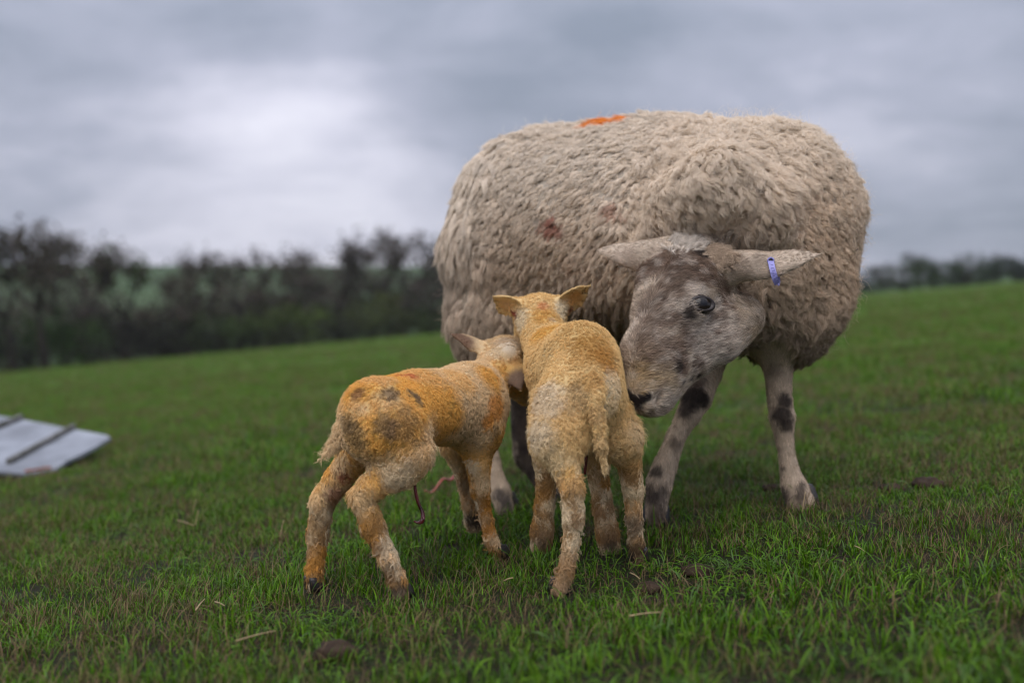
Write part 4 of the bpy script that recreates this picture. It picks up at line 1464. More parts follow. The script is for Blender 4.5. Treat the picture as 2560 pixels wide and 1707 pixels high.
def curl2(p, dd):
    hg = p[:, 2] - plane_z(p[:, 0], p[:, 1])
    lg = sstep(0.010, -0.006, dd['leg'] - np.minimum(dd['body'], np.minimum(dd['neck'], dd['thigh'])))
    lg = np.maximum(lg, sstep(0.002, -0.002, dd['tail']) * .5)
    return np.clip(lg, 0, 1) * sstep(0.235, 0.185, hg + (fnoise(p, 20.0) - .5) * .05)


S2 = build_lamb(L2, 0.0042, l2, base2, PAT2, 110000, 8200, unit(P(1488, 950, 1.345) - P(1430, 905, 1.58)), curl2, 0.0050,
                lambda p, dd: sstep(0.004, -0.001, dd['tail'] - 0.002) * .12 + 0.9 * sstep(0.01, 0.0, dd['thigh']), 1100, 0.014)
M_LHOOF = M_HOOF
for root, lst in ((l1, ((1008, 1502, RIGHT * .8 + FWD * .3), (787, 1490, RIGHT * .3 + FWD * .3), (1252, 1390, RIGHT * .7 + FWD * .5), (1188, 1312, RIGHT * .7 + FWD * .5))),
                  (l2, ((1398, 1485, RIGHT * -.4 + FWD * .7), (1597, 1405, FWD), (1352, 1370, FWD), (1524, 1374, FWD)))):
    for px, py, fw in lst:
        add_hoof(root, px, py, fw, 0.021, 0.004)


# eyes of the lambs, on the sides of the head
M_LEYE = mat_flat('lamb_eye', (0.012, 0.010, 0.010), 0.12, 0.5)
leye = uv_ball('lamb_eye', 0.0075, M_LEYE, 16, 10)
for root, srf, A_, B_ in ((l1, S1, P(1262, 895, 1.725), P(1345, 960, 1.80)), (l2, S2, P(1350, 795, 1.69), P(1320, 850, 1.80))):
    ax_ = unit(B_ - A_)
    lat = unit(np.cross(ax_, [0, 0, 1.0]))
    for sg in (-1, 1):
        c_ = A_ + (B_ - A_) * 0.5 + lat * sg * 0.01 + np.array([0, 0, 0.010])
        h_ = srf.bvh.ray_cast(Vector(c_), Vector(lat * sg))
        q_ = np.array(h_[0]) if h_[0] is not None else c_ + lat * sg * 0.022
        o = bpy.data.objects.new('eye', leye)
        COL.objects.link(o)
        o.parent = root
        o.location = Vector(q_ - lat * sg * 0.0035) - root.location


# cords
def tube(pts, rads_, sides=8):
    pts = np.array(pts, float)
    Vv, Fa = [], []
    up = np.array([0.3, 0.2, 1.0])
    for i, p in enumerate(pts):
        d_ = unit(pts[min(i + 1, len(pts) - 1)] - pts[max(i - 1, 0)])
        a_ = unit(np.cross(d_, up) + 1e-6)
        b_ = np.cross(d_, a_)
        for j in range(sides):
            q = 6.28319 * j / sides
            Vv.append(p + (a_ * math.cos(q) + b_ * math.sin(q)) * rads_[i])
    for i in range(len(pts) - 1):
        for j in range(sides):
            Fa.append((i * sides + j, i * sides + (j + 1) % sides, (i + 1) * sides + (j + 1) % sides, (i + 1) * sides + j))
    Fa.append(tuple(range(sides - 1, -1, -1)))
    Fa.append(tuple(range((len(pts) - 1) * sides, len(pts) * sides)))
    return Vv, Fa


def spline(ctrl, n):
    c = np.array(ctrl, float)
    c = np.vstack([2 * c[0] - c[1], c, 2 * c[-1] - c[-2]])
    o = []
    segs = len(c) - 3
    for k in range(n):
        u = k / (n - 1) * segs
        i = min(int(u), segs - 1)
        f = u - i
        p0, p1, p2, p3 = c[i:i + 4]
        o.append(0.5 * (2 * p1 + (p2 - p0) * f + (2 * p0 - 5 * p1 + 4 * p2 - p3) * f * f + (3 * p1 - p0 - 3 * p2 + p3) * f ** 3))
    return np.array(o)


M_CORD = mat_flat('wet_cord', (0.19, 0.025, 0.03), 0.25, 0.5, 0.75, 45, 0.5)
M_PINK = mat_flat('pale_cord', (0.40, 0.13, 0.09), 0.35, 0.5, 0.7, 25, 0.3, (0.36, 0.03, 0.02))
p_ = spline([P(1036, 1150, 1.44), P(1037, 1215, 1.44), P(1045, 1255, 1.44), P(1056, 1280, 1.44), P(1056, 1300, 1.438), P(1046, 1306, 1.437), P(1034, 1302, 1.437)], 22)
Vv, Fa = tube(p_, np.interp(np.linspace(0, 1, 22), [0, .45, .7, .85, 1], [.0022, .0026, .0040, .0020, .0012]))
put('umbilical_cord', mesh('umbilical_cord', Vv, Fa, M_CORD), l1)
p_ = spline([P(1470, 1090, 1.48), P(1466, 1130, 1.48), P(1463, 1165, 1.48), P(1462, 1185, 1.48)], 10)
Vv, Fa = tube(p_, np.linspace(.0045, .002, 10))
put('umbilical_cord', mesh('umbilical_cord', Vv, Fa, M_CORD), l2)
g0, g1, g2, g3 = (on_ground(*q) for q in ((1062, 1262), (1095, 1252), (1135, 1240), (1180, 1222)))
p_ = spline([g0 + [0, 0, .03], g1 + [0, 0, .035], g2 + [0, 0, .04], g3 + [0, 0, .03]], 16)
p_ = spline([p_[0], p_[3] + [0, 0, -.012], p_[6] + [.004, 0, .006], p_[9] + [0, 0, -.006], p_[12] + [0, .01, .008], p_[15]], 30)
Vv, Fa = tube(p_, np.linspace(.0015, .0040, 30) * (0.75 + 0.5 * vnoise(p_, 90.0)))
o = put('afterbirth_strand', mesh('afterbirth_strand', Vv, Fa, M_PINK))
tag(o, 'pinkish red strand of afterbirth lying on the grass behind the lambs', 'afterbirth')

# ------------------------------------------------------------------ ear tag
M_TAG = mat_flat('lilac_plastic', (0.30, 0.29, 0.62), 0.4, 0.4, 0.12, 200)
M_TAGD = mat_flat('tag_hole', (0.02, 0.02, 0.03), 0.5, 0.3)
eh = SE.hit(1927, 652)
tagr = empty('ear_tag', eh, 'small lilac plastic loop tag hanging from the pierced ear of the ewe', 'ear tag')
De = np.dot(eh - CAM, FWD) - 0.004


def strap(pl, hw, th, outv, wv=None):
    Vv, Fa = [], []
    for i, p in enumerate(pl):
        d_ = unit(pl[min(i + 1, len(pl) - 1)] - pl[max(i - 1, 0)])
        ov = unit(outv - d_ * np.dot(outv, d_))
        s_ = np.cross(d_, ov)
        for sx, sy in ((-1, -1), (1, -1), (1, 1), (-1, 1)):
            Vv.append(p + s_ * hw * sx + ov * th * sy)
    for i in range(len(pl) - 1):
        for j in range(4):
            Fa.append((i * 4 + j, i * 4 + (j + 1) % 4, i * 4 + 4 + (j + 1) % 4, i * 4 + 4 + j))
    Fa.append((3, 2, 1, 0))
    q = (len(pl) - 1) * 4
    Fa.append((q, q + 1, q + 2, q + 3))
    return Vv, Fa


pl = spline([P(1926, 650, De), P(1931, 672, De - .012), P(1937, 695, De - .012), P(1943, 709, De - .004)], 10)
Vv, Fa = strap(pl, 0.0046, 0.0009, -FWD)
st = put('strap', mesh('strap', Vv, Fa, M_TAG, False), tagr)
back = spline([P(1943, 709, De - .004), P(1944, 700, De + .018), P(1938, 675, De + .022), P(1930, 652, De + .018)], 8)
Vv, Fa = strap(back, 0.0042, 0.0009, FWD)
put('strap', mesh('strap', Vv, Fa, M_TAG, False), tagr)
c_ = P(1927, 652, De - .002)
ring = [c_ + (RIGHT * math.cos(a) + UP * math.sin(a)) * 0.0045 for a in np.linspace(0, 6.283, 17)]
Vv, Fa = tube(ring, [0.0014] * 17, 6)
put('stud', mesh('stud', Vv, Fa, M_TAG), tagr)
Vv = [c_ - FWD * .0003 + (RIGHT * math.cos(a) + UP * math.sin(a)) * 0.0038 - FWD * 0.0002 for a in np.linspace(0, 6.283, 13)[:-1]] + [c_ + FWD * .004 + (RIGHT * math.cos(a) + UP * math.sin(a)) * 0.003 for a in np.linspace(0, 6.283, 13)[:-1]]
Fa = [tuple(range(12))] + [(i, i + 12, (i + 1) % 12 + 12, (i + 1) % 12) for i in range(12)]
put('hole', mesh('hole', Vv, Fa, M_TAGD), tagr)
M_INK = mat_flat('tag_print', (0.15, 0.13, 0.36), 0.5, 0.3)
# faint stamped digits on the strap: short raised strokes too small to read
Vv, Fa = [], []
for k in range(5):
    p0 = pl[2 + k] - FWD * 0.0011
    for a, b_ in (((-.002, .0016), (.002, .0016)), ((-.002, -.0005), (.001, -.0012))):
        n0 = len(Vv)
        for (qx, qy) in (a, b_):
            Vv += [p0 + RIGHT * qx + UP * (qy + .0003), p0 + RIGHT * qx + UP * (qy - .0003)]
        Fa.append((n0, n0 + 1, n0 + 3, n0 + 2))
put('print', mesh('print', Vv, Fa, M_INK, False), tagr)

# twig caught in the fleece
hp = SE.hit(2137, 628)
dv = unit(RIGHT * 0.8 + UP * 0.55)
bs = hp + unit(CAM - hp) * 0.038
Vv, Fa = tube([bs - dv * .008, bs, bs + dv * .007], [.0014, .0017, .0013], 6)
o = put('twig', mesh('twig', Vv, Fa, mat_flat('dark_twig', (.02, .018, .014), .8, .2, .3, 100)))
tag(o, 'tiny dark twig caught in the fleece of the ewe near its shoulder edge', 'twig')

# ------------------------------------------------------------------ board lying at the left
M_BOARD = mat_flat('weathered_board', (0.28, 0.30, 0.335), 0.6, 0.3, 0.42, 7.0)
M_BATT = mat_flat('mossy_batten', (0.17, 0.165, 0.16), 0.75, 0.2, 0.5, 30.0, 0, (0.07, 0.07, 0.055))
M_BASE = mat_flat('dark_trough', (0.02, 0.024, 0.035), 0.5, 0.3, 0.3, 10)
pa, pb, pc = P(60, 1184, 3.35), P(272, 1094, 3.75), P(0, 1040, 4.10)
bn_ = unit(np.cross(pb - pa, pc - pa))
if bn_[2] < 0:
    bn_ = -bn_


def on_board(px, py):
    dr = P(px, py, 1.0) - CAM
    return CAM + dr * (np.dot(pa - CAM, bn_) / np.dot(dr, bn_))


outline = [(-320, 985), (0, 1039), (60, 1049), (195, 1074), (266, 1087), (276, 1094), (240, 1115), (200, 1136), (165, 1152), (140, 1172), (110, 1177), (62, 1184), (0, 1178), (-320, 1135)]
tp = [on_board(*q) for q in outline]
n = len(tp)
Vv = tp + [q - bn_ * 0.012 for q in tp]
Fa = [tuple(range(n)), tuple(range(2 * n - 1, n - 1, -1))] + [(i, i + n, (i + 1) % n + n, (i + 1) % n) for i in range(n)]
board = empty('board', pa * 0.5 + pb * 0.5, 'pale grey-blue weathered board with dark battens lying on the grass', 'board')
put('panel', mesh('panel', Vv, Fa, M_BOARD, False), board)


def bar(a, b_, hw, h0, h1):
    d_ = unit(b_ - a)
    s_ = np.cross(bn_, d_) * hw
    Vv = []
    for p in (a, b_):
        for sx, hh in ((-1, h0), (1, h0), (1, h1), (-1, h1)):
            Vv.append(p + s_ * sx + bn_ * hh)
    return Vv, [(0, 1, 2, 3), (7, 6, 5, 4), (0, 4, 5, 1), (1, 5, 6, 2), (2, 6, 7, 3), (3, 7, 4, 0)]


for a, b_ in (((185, 1071), (22, 1160)), ((55, 1047), (-150, 1128)), ((-90, 1023), (-300, 1098))):
    Vv, Fa = bar(on_board(*a), on_board(*b_), 0.010, 0.0015, 0.018)
    put('batten', mesh('batten', Vv, Fa, M_BATT, False), board)
Vv, Fa = bar(on_board(62, 1180), on_board(128, 1170), 0.006, 0.001, 0.006)
put('edge_strip', mesh('edge_strip', Vv, Fa, mat_flat('rusty_edge', (.30, .10, .06), .8, .2, .4, 40), False), board)
# dark trough below the board
lo = [on_board(-300, 1125), on_board(18, 1170), on_board(-30, 1060), on_board(-300, 1010)]
Vv = [q - bn_ * 0.014 for q in lo] + [np.array([q[0], q[1], float(ground_z(q[0], q[1])) - 0.02]) for q in lo]
put('trough', mesh('trough', Vv, [(0, 1, 2, 3), (7, 6, 5, 4), (0, 4, 5, 1), (1, 5, 6, 2), (2, 6, 7, 3), (3, 7, 4, 0)], M_BASE, False), board)

# ------------------------------------------------------------------ straws and clods in the turf
M_STRAW = mat_flat('dry_straw', (0.42, 0.31, 0.17), 0.7, 0.25, 0.35, 60)
straws = [((443, 1306), (484, 1325), 'broad pale straw lying on the grass left of the lambs'), ((482, 1295), (500, 1332), 'upright pale straw crossing another left of the lambs'), ((488, 1322), (502, 1352), 'short straw end just below the crossed pair on the left'),
          ((538, 1555), (562, 1580), 'pale broken straw in the dark turf below the left lamb'), ((490, 1580), (513, 1558), 'bent straw poking up in the turf at lower left'), ((590, 1663), (690, 1645), 'long thin pale straw low in the turf at lower left'),
          ((1572, 1568), (1650, 1566), 'level pale straw in the turf below the hind foot of the rear-view lamb'), ((1575, 1455), (1600, 1480), 'short straw slanting beside the lower leg of the rear-view lamb'), ((1260, 1481), (1283, 1484), 'small pale straw left of the foremost hoof of the rear-view lamb'),
          ((2136, 1384), (2162, 1402), 'bright straw tip in the turf at right below the ewe'), ((2005, 1320), (2007, 1372), 'thin upright dead stalk below the fore hoof of the ewe'), ((700, 1365), (690, 1325), 'pale upright straw between board and left lamb')]
for i, (a, b_, lb) in enumerate(straws):
    A_, B_ = on_ground(*a) + [0, 0, .016], on_ground(*b_) + [0, 0, .022]
    if abs(a[0] - b_[0]) < 22:
        B_ = A_ + np.array([0.006, 0.004, 0.035])
    md = (A_ + B_) / 2 + [0, 0, .001]
    Vv, Fa = tube(spline([A_, md, B_], 6), np.linspace(.0013, .0007, 6), 5)
    o = put('straw', mesh('straw', Vv, Fa, M_STRAW))
    tag(o, lb, 'straw', 'loose straws in the turf')
M_CLOD = mat_flat('mud_clod', (0.055, 0.036, 0.024), 0.9, 0.15, 0.5, 60)
clods = [((1930, 1225), .018, 'pale brown clod on the grass left of the ewe fore hoof'), ((840, 1660), .022, 'fibrous brown clod in the turf at the bottom edge'), ((2320, 1225), .026, 'large dark clod in the muddy patch right of the ewe'), ((2230, 1232), .018, 'smaller dark clod between the ewe and the large clod'), ((1625, 1470), .016, 'brown clod right of the hind hoof of the rear-view lamb'), ((1745, 1430), .02, 'brown clod among dead stems below the bent fore leg of the ewe')]
for (px, py), r_, lb in clods:
    g = on_ground(px, py)
    bm_V, bm_F = [], []
    me = uv_ball('clod', 1.0, M_CLOD, 18, 10)
    co = np.empty(len(me.vertices) * 3, dtype=np.float32)
    me.vertices.foreach_get('co', co)
    co = co.reshape(-1, 3)
    co = co * (0.3 + 0.7 * fnoise(co, 1.6, px * 0.1) + 0.55 * fnoise(co, 5.0, px * 0.2))[:, None] * np.array([1.3, 1.1, 0.55]) * r_
    me.vertices.foreach_set('co', co.ravel())
    me.update()
    o = put('mud_clod', me)
    o.location = g + np.array([0, 0, r_ * 0.3])
    tag(o, lb, 'clod', 'mud clods in the turf')


# ------------------------------------------------------------------ trees and bushes
def tube_acc(V, Fa, a, b_, ra, rb, sides):
    d_ = unit(b_ - a)
    u_ = unit(np.cross(d_, [0.31, 0.17, 0.93]))
    v_ = np.cross(d_, u_)
    n0 = len(V)
    for p, r_ in ((a, ra), (b_, rb)):
        for j in range(sides):
            q = 6.28319 * j / sides
            V.append(p + (u_ * math.cos(q) + v_ * math.sin(q)) * r_)
    for j in range(sides):
        Fa.append((n0 + j, n0 + (j + 1) % sides, n0 + sides + (j + 1) % sides, n0 + sides + j))


def leaf_quads(rg, cen, spread, n, size, cols):
    p = cen + rg.normal(0, 1, (n, 3)) * spread
    a = unit(rg.normal(0, 1, (n, 3)))
    b_ = unit(np.cross(a, rg.normal(0, 1, (n, 3))))
    s = size * rg.uniform(0.6, 1.4, (n, 1))
    Vv = np.stack([p - a * s, p - b_ * s * .55, p + a * s, p + b_ * s * .55], 1).reshape(-1, 3)
    c = np.repeat(cols * rg.uniform(0.6, 1.3, (n, 1)), 4, 0)
    return Vv, np.arange(n * 4).reshape(n, 4), c


def make_tree(name, base, height, spread, seed, leaf_col, leafy, label, cat, group, lean=0.0, trunk_r=None, low=0.35, twigs=950, twig_col=(0.125, 0.102, 0.088)):
    rg = np.random.default_rng(seed)
    tr = trunk_r or height * 0.030
    V, Fa = [], []
    ends = []
    top = base + np.array([lean * height, 0, height * 0.72])

    def grow(p, d_, ln, r_, depth):
        segs = 3
        q = p
        for s in range(segs):
            d_ = unit(d_ + rg.normal(0, 0.13, 3) + np.array([0, 0, 0.05]))
            q2 = q + d_ * ln / segs
            ra, rb = r_ * (1 - 0.22 * s), r_ * (1 - 0.22 * (s + 1))
            tube_acc(V, Fa, q, q2, ra, rb, 6 if depth < 2 else 4)
            q = q2
            if depth >= 2:
                ends.append(q)
            if depth == 0 and s == 1 and low < 0.5:
                for _ in range(2):
                    dd_ = unit(np.array([math.cos(rg.random() * 6.28), math.sin(rg.random() * 6.28), 0.45]))
                    grow(q, dd_, ln * 0.55, r_ * 0.35, depth + 1)
        if depth < 3:
            for _ in range(4 if depth == 0 else 3):
                a = rg.random() * 6.28
                out_ = np.array([math.cos(a), math.sin(a), 0]) * spread / (height * 0.35)
                dd_ = unit(d_ * 0.75 + out_ * rg.uniform(0.4, 0.9) + np.array([0, 0, 0.15]))
                grow(q, dd_, ln * rg.uniform(0.55, 0.75), r_ * 0.5, depth + 1)
        else:
            ends.append(q)

    grow(base - np.array([0, 0, 0.3]), unit(np.array([lean, 0, 1.0])), height * 0.40, tr, 0)
    root = empty(name, base, label, cat, group)
    V = np.array(V)
    # fit crown height and width to the tree's own size
    sc = height / (V[:, 2].max() - base[2])
    V[:, 2] = base[2] + (V[:, 2] - base[2]) * sc
    E = np.array(ends)
    E[:, 2] = base[2] + (E[:, 2] - base[2]) * sc
    put('trunk', mesh('trunk', V, np.array(Fa), M_BARK), root)
    # crown: twigs and the first small leaves
    i = rg.integers(0, len(E), twigs)
    st_ = E[i] + rg.normal(0, 0.12, (twigs, 3)) * spread * 0.3
    dr = unit(rg.normal(0, 1, (twigs, 3)) + np.array([0, 0, 0.5]))
    ln = rg.uniform(0.25, 0.8, (twigs, 1)) * height * 0.09
    en = st_ + dr * ln
    sd_ = unit(np.cross(dr, rg.normal(0, 1, (twigs, 3)))) * 0.030 * height / 8
    Vt = np.stack([st_ - sd_, st_ + sd_, en], 1).reshape(-1, 3)
    Ft = np.arange(twigs * 3).reshape(-1, 3)
    Ct = np.tile(np.array(twig_col), (twigs * 3, 1)) * np.repeat(rg.uniform(.7, 1.3, (twigs, 1)), 3, 0)
    nl = int(twigs * leafy)
    faces = [tuple(q) for q in Ft]
    if nl:
        j = rg.integers(0, twigs, nl)
        Vl, Fl, Cl = leaf_quads(rg, en[j], 0.04 * height, nl, 0.022 * height, np.array(leaf_col))
        faces += [tuple(q) for q in Fl + len(Vt)]
        Vt = np.concatenate([Vt, Vl])
        Ct = np.concatenate([Ct, Cl])
    put('crown', mesh('crown', Vt, faces, M_LEAF, False, Ct), root)
    return root


def make_bush(name, base, wid, hgt, seed, col, n, label, cat, group):
    rg = np.random.default_rng(seed)
    root = empty(name, base, label, cat, group)
    V, Fa = [], []
    tips = []
    for k in range(14):
        a = rg.random() * 6.28
        d_ = unit(np.array([math.cos(a) * wid / hgt * rg.uniform(.1, .6), math.sin(a) * wid / hgt * rg.uniform(.1, .6), 1]))
        q = base + np.array([math.cos(a), math.sin(a), 0]) * wid * 0.12 - [0, 0, 0.2]
        ln = hgt * rg.uniform(0.6, 0.98)
        for s in range(3):
            d2 = unit(d_ + rg.normal(0, .15, 3))
            q2 = q + d2 * ln / 3
            tube_acc(V, Fa, q, q2, .035 * (1 - .3 * s), .035 * (1 - .3 * (s + 1)), 4)
            q = q2
            tips.append(q)
    put('stems', mesh('stems', np.array(V), np.array(Fa), M_BARK), root)['kind'] = 'stuff'
    # foliage in clumps through the bush's volume
    cl = 46
    u = unit(rg.normal(0, 1, (cl, 3))) * (rg.random((cl, 1)) ** 0.4)
    cen = base + np.array([0, 0, hgt * 0.46]) + u * np.array([wid * 0.5, wid * 0.42, hgt * 0.5]) * (0.75 + 0.45 * rg.random((cl, 1)))
    i = rg.integers(0, cl, n)
    cc = np.array(col) * 1.6 * rg.uniform(0.6, 1.35, (cl, 1))
    Vl, Fl, Cl = leaf_quads(rg, cen[i], hgt * 0.085, n, 0.05 * hgt ** 0.5, cc[i])
    Vl[:, 2] = np.maximum(Vl[:, 2], base[2] - 0.05)
    put('foliage', mesh('foliage', Vl, Fl, M_LEAF, False, Cl), root)


def at_far(px, D):
    x = (px - 1280) / F_PX * D
    y = D * CS
    return np.array([x, y, float(plane_z(x, y)) - 0.05])


def h_to(base, px, ypx, D):
    return P(px, ypx, D)[2] - base[2]


GW = 'bare trees of the wood along the field edge'
BR, GR, OL = (0.050, 0.042, 0.030), (0.042, 0.070, 0.016), (0.060, 0.070, 0.020)
trees = [
    # px, top y, D, spread, leaf colour, leafiness, lean, low, label
    (35, 590, 50, 2.6, BR, .4, .0, .6, 'leftmost bare tree of the wood, thin leaning trunk at the photo edge'),
    (110, 570, 48, 3.4, BR, .5, .05, .6, 'tallest wide-headed bare tree at the left end of the wood'),
    (215, 618, 54, 2.2, BR, .5, .0, .6, 'narrow bare tree right of the wide-headed tall tree'),
    (165, 610, 58, 2.4, BR, .5, .02, .5, 'bare tree behind the tall wide-headed tree'),
    (325, 628, 56, 2.0, GR, .5, .0, .5, 'small bare tree standing alone before the open green hill'),
    (415, 690, 54, 2.6, BR, .9, .0, .2, 'low dark bushy tree in the dip of the wood'),
    (530, 625, 56, 3.0, BR, .4, -.02, .5, 'rounded see-through bare tree right of the green hill gap'),
    (610, 650, 58, 2.5, BR, .6, .0, .3, 'brownish tree right of the rounded see-through tree'),
    (690, 622, 60, 2.6, BR, .5, .03, .4, 'upright bare tree in the middle of the wood'),
    (765, 645, 60, 2.6, (.07, .06, .05), .6, .0, .3, 'grey-brown tree left of the pointed tall tree'),
    (848, 590, 62, 2.5, (.07, .06, .055), .9, .0, .3, 'tall dense pointed tree left of the arched pair'),
    (925, 582, 64, 2.8, BR, .35, -.06, .5, 'left tree of the arched pair with sky between them'),
    (1010, 592, 64, 3.0, BR, .45, .06, .5, 'right tree of the arched pair with sky between them'),
    (1085, 622, 62, 3.0, (.06, .052, .045), .9, .0, .3, 'dense tree of the wood beside the hindquarters of the ewe'),
    (-190, 600, 52, 3.0, BR, .5, .0, .5, 'bare tree of the wood beyond the left photo edge'),
    (-420, 610, 52, 3.0, BR, .5, .0, .5, 'second bare tree beyond the left photo edge'),
    (-640, 600, 54, 3.0, BR, .5, .0, .5, 'third bare tree beyond the left photo edge'),
    (1180, 630, 66, 3.0, BR, .7, .0, .3, 'tree of the wood hidden behind the rump of the ewe'),
]
for i, (px, ty, D, spd, lc, lf, ln, lw, lb) in enumerate(trees):
    bs = at_far(px, D)
    make_tree('bare_tree' if i == 0 else 'bare_tree.%03d' % i, bs, h_to(bs, px, ty, D), spd, 300 + i, lc, lf, lb, 'tree', GW, ln, .30 if i < 3 else None, lw)
GB = 'bushes along the foot of the wood'
bushes = [
    (-20, 800, 47, 4.5, (.012, .012, .010), 'dark bush under the trees at the left photo edge'), (60, 760, 52, 5.0, (.022, .036, .012), 'green-tinged bush beneath the tall wide-headed tree'), (165, 770, 49, 4.6, (.020, .036, .010), 'greenish bush right of the tall trunk'),
    (255, 790, 51, 4.6, (.016, .015, .011), 'dark low bush below the narrow bare tree'), (300, 740, 57, 5, (.024, .020, .016), 'brown thicket below the lone small tree'), (370, 800, 50, 5.0, (.013, .012, .010), 'blackish bush below the green hill gap'),
    (440, 740, 55, 4.6, (.026, .022, .017), 'dull brown thicket in the dip of the wood'), (520, 770, 53, 4.6, (.026, .038, .014), 'green bush beneath the rounded bare tree'), (600, 780, 55, 4.4, (.024, .036, .012), 'olive bush left of the middle of the wood'),
    (590, 830, 53, 3.4, (.012, .012, .009), 'low black bush at the field edge in mid wood'), (665, 750, 57, 4.4, (.040, .055, .016), 'bright olive bush below the upright middle tree'), (740, 750, 57, 4.4, (.046, .066, .016), 'yellow-green bush in the middle of the wood'),
    (815, 770, 58, 4.2, (.026, .025, .018), 'brown bush below the pointed tall tree'), (905, 760, 60, 4.4, (.036, .044, .016), 'olive bush under the left arched tree'), (960, 720, 62, 4.4, (.050, .058, .018), 'tall yellowish bush under the arched pair'),
    (1030, 760, 61, 4.4, (.030, .034, .016), 'dull green bush under the right arched tree'), (1090, 770, 60, 4.2, (.026, .036, .012), 'green bush beside the leg of the ewe at the wood foot'), (700, 800, 55, 4, (.018, .018, .012), 'dark low bush before the yellow-green bush'), (850, 810, 58, 4, (.016, .018, .011), 'dark low bush at the field edge below the pointed tree'), (990, 800, 60, 4, (.020, .024, .012), 'dark low bush at the field edge below the arched pair'), (450, 810, 51, 4.4, (.014, .013, .010), 'dark low bush right of the green hill gap'),
    (1165, 760, 62, 5, (.028, .032, .014), 'bush at the foot of the wood behind the ewe'),
]
for i, (px, ty, D, wd, cl, lb) in enumerate(bushes):
    bs = at_far(px, D)
    make_bush('bush' if i == 0 else 'bush.%03d' % i, bs, wd, h_to(bs, px, ty, D), 500 + i, cl, 1500, lb, 'bush', GB)
GT = 'brown thickets inside the wood'
thick = [(-170, 670, 58), (-290, 680, 58), (-420, 680, 58), (-560, 690, 58), (-700, 690, 58), (-60, 640, 60), (30, 690, 57), (110, 680, 60), (200, 668, 62), (265, 700, 60), (350, 735, 62), (430, 728, 60), (505, 680, 62), (580, 668, 62), (650, 665, 64), (725, 660, 65), (795, 640, 66), (860, 625, 67), (930, 655, 67), (1005, 650, 68), (1070, 640, 68), (1150, 650, 69)]
tl = ['first thicket beyond the left photo edge', 'second thicket beyond the left photo edge', 'third thicket beyond the left photo edge', 'fourth thicket beyond the left photo edge', 'fifth thicket beyond the left photo edge', 'thicket at the left photo edge', 'thicket behind the tall wide-headed tree', 'brown thicket right of the tall trunk', 'brown thicket behind the narrow bare tree', 'thicket left of the lone small tree', 'low thicket under the green hill gap', 'thicket right of the green hill gap', 'thicket behind the rounded bare tree', 'thicket right of the rounded bare tree', 'thicket left of the upright middle tree', 'thicket right of the upright middle tree', 'thicket left of the pointed tall tree', 'tall thicket under the pointed tree', 'thicket under the left arched tree', 'thicket under the right arched tree', 'thicket beside the hindquarters of the ewe', 'thicket hidden behind the ewe rump']
for i, ((px, ty, D), lb) in enumerate(zip(thick, tl)):
    bs = at_far(px, D)
    make_bush('thicket' if i == 0 else 'thicket.%03d' % i, bs, 5.2, h_to(bs, px, ty, D), 800 + i, (.060, .050, .042), 1700, lb, 'bush', GT)
GH = 'hedge bushes on the skyline at the right'
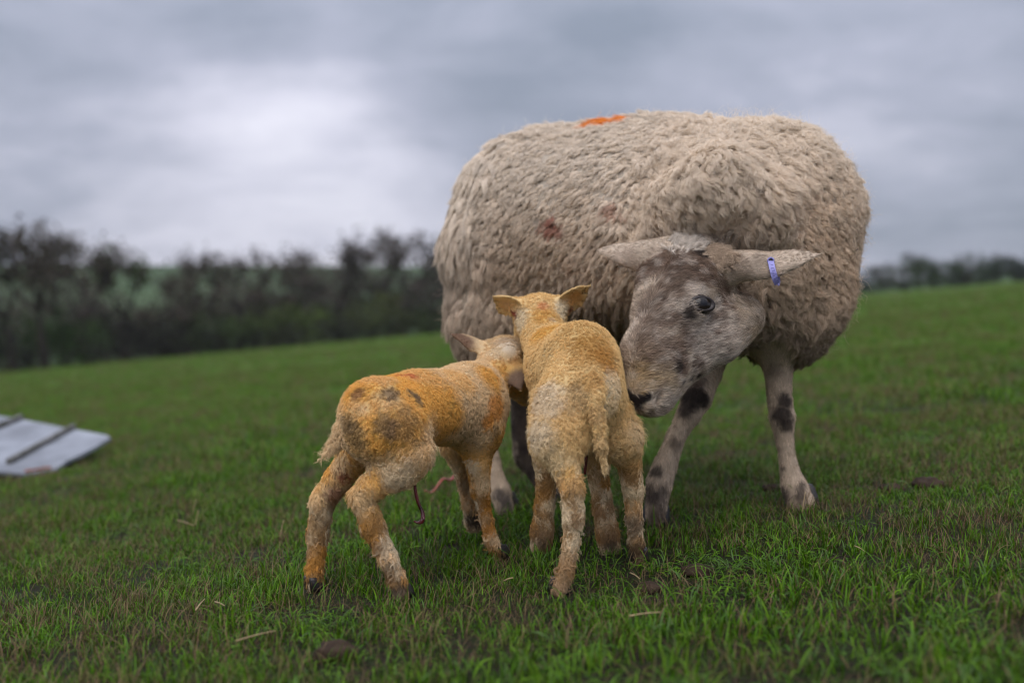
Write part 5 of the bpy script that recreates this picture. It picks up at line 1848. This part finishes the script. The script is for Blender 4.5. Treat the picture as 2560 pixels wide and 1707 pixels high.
hedge = [
    (2150, 690, 100, 7, (.030, .036, .022), 'low hedge bush beside the shoulder of the ewe on the skyline'), (2215, 668, 100, 8, (.034, .038, .024), 'brownish hedge bush right of the ewe'), (2285, 648, 100, 7, (.030, .044, .018), 'green hedge bush left of the gap in the hedge'),
    (2355, 640, 98, 6.0, (.024, .040, .014), 'round dark green bush right of the gap in the hedge'), (2410, 668, 98, 6, (.036, .034, .026), 'low brown hedge bush between two round bushes'), (2455, 642, 98, 6.5, (.024, .038, .016), 'round dark bush second from the right edge'), (2510, 645, 100, 6, (.028, .038, .020), 'hedge bush near the right photo edge'), (2560, 636, 96, 6.5, (.018, .024, .020), 'dark bush cut by the right photo edge'), (2640, 650, 98, 8, (.02, .03, .02), 'hedge bush beyond the right photo edge'), (2060, 715, 102, 8, (.03, .036, .022), 'hedge bush hidden behind the shoulder of the ewe'),
]
for i, (px, ty, D, wd, cl, lb) in enumerate(hedge):
    bs = at_far(px, D)
    make_bush('hedge_bush' if i == 0 else 'hedge_bush.%03d' % i, bs, wd, h_to(bs, px, ty, D), 700 + i, [v * .75 for v in cl], 3000, lb, 'bush', GH)
GF = 'misty trees beyond the right hedge'
for i, (px, ty, D, spd, lb) in enumerate(((2190, 668, 230, 9, 'faint low tree in the mist beside the ewe'), (2270, 640, 210, 8, 'grey misty tree behind the green hedge bush'), (2320, 645, 220, 8, 'misty tree above the gap in the hedge'), (2415, 640, 210, 7, 'misty tree between the round hedge bushes'), (2505, 640, 210, 7, 'misty tree behind the hedge near the right photo edge'), (2230, 662, 215, 8, 'second misty tree from the ewe'), (2560, 650, 215, 8, 'misty tree at the right photo edge'))):
    bs = at_far(px, D)
    bs[2] = min(bs[2], P(px, 735, D)[2])
    make_tree('misty_tree' if i == 0 else 'misty_tree.%03d' % i, bs, h_to(bs, px, ty, D), spd, 900 + i, (.05, .055, .045), 1.6, lb, 'tree', GF, 0, None, .3, 600)

# ------------------------------------------------------------------ haze
HAZE = 0.0003
if HAZE > 0:
    m = bpy.data.materials.new('damp_air')
    m.use_nodes = True
    m.node_tree.nodes.clear()
    oo = m.node_tree.nodes.new('ShaderNodeOutputMaterial')
    pv = m.node_tree.nodes.new('ShaderNodeVolumePrincipled')
    pv.inputs['Color'].default_value = (0.80, 0.84, 0.92, 1)
    pv.inputs['Density'].default_value = HAZE
    m.node_tree.links.new(pv.outputs[0], oo.inputs['Volume'])
    x0, x1, y0, y1, z0, z1 = -450, 450, -90, 450, -90, 60
    Vv = [(x, y, z) for z in (z0, z1) for y in (y0, y1) for x in (x0, x1)]
    Fa = [(0, 2, 3, 1), (4, 5, 7, 6), (0, 1, 5, 4), (2, 6, 7, 3), (0, 4, 6, 2), (1, 3, 7, 5)]
    hz = put('haze', mesh('haze', Vv, Fa, m, False))
    tag(hz, 'thin damp air over the fields', kind='stuff')
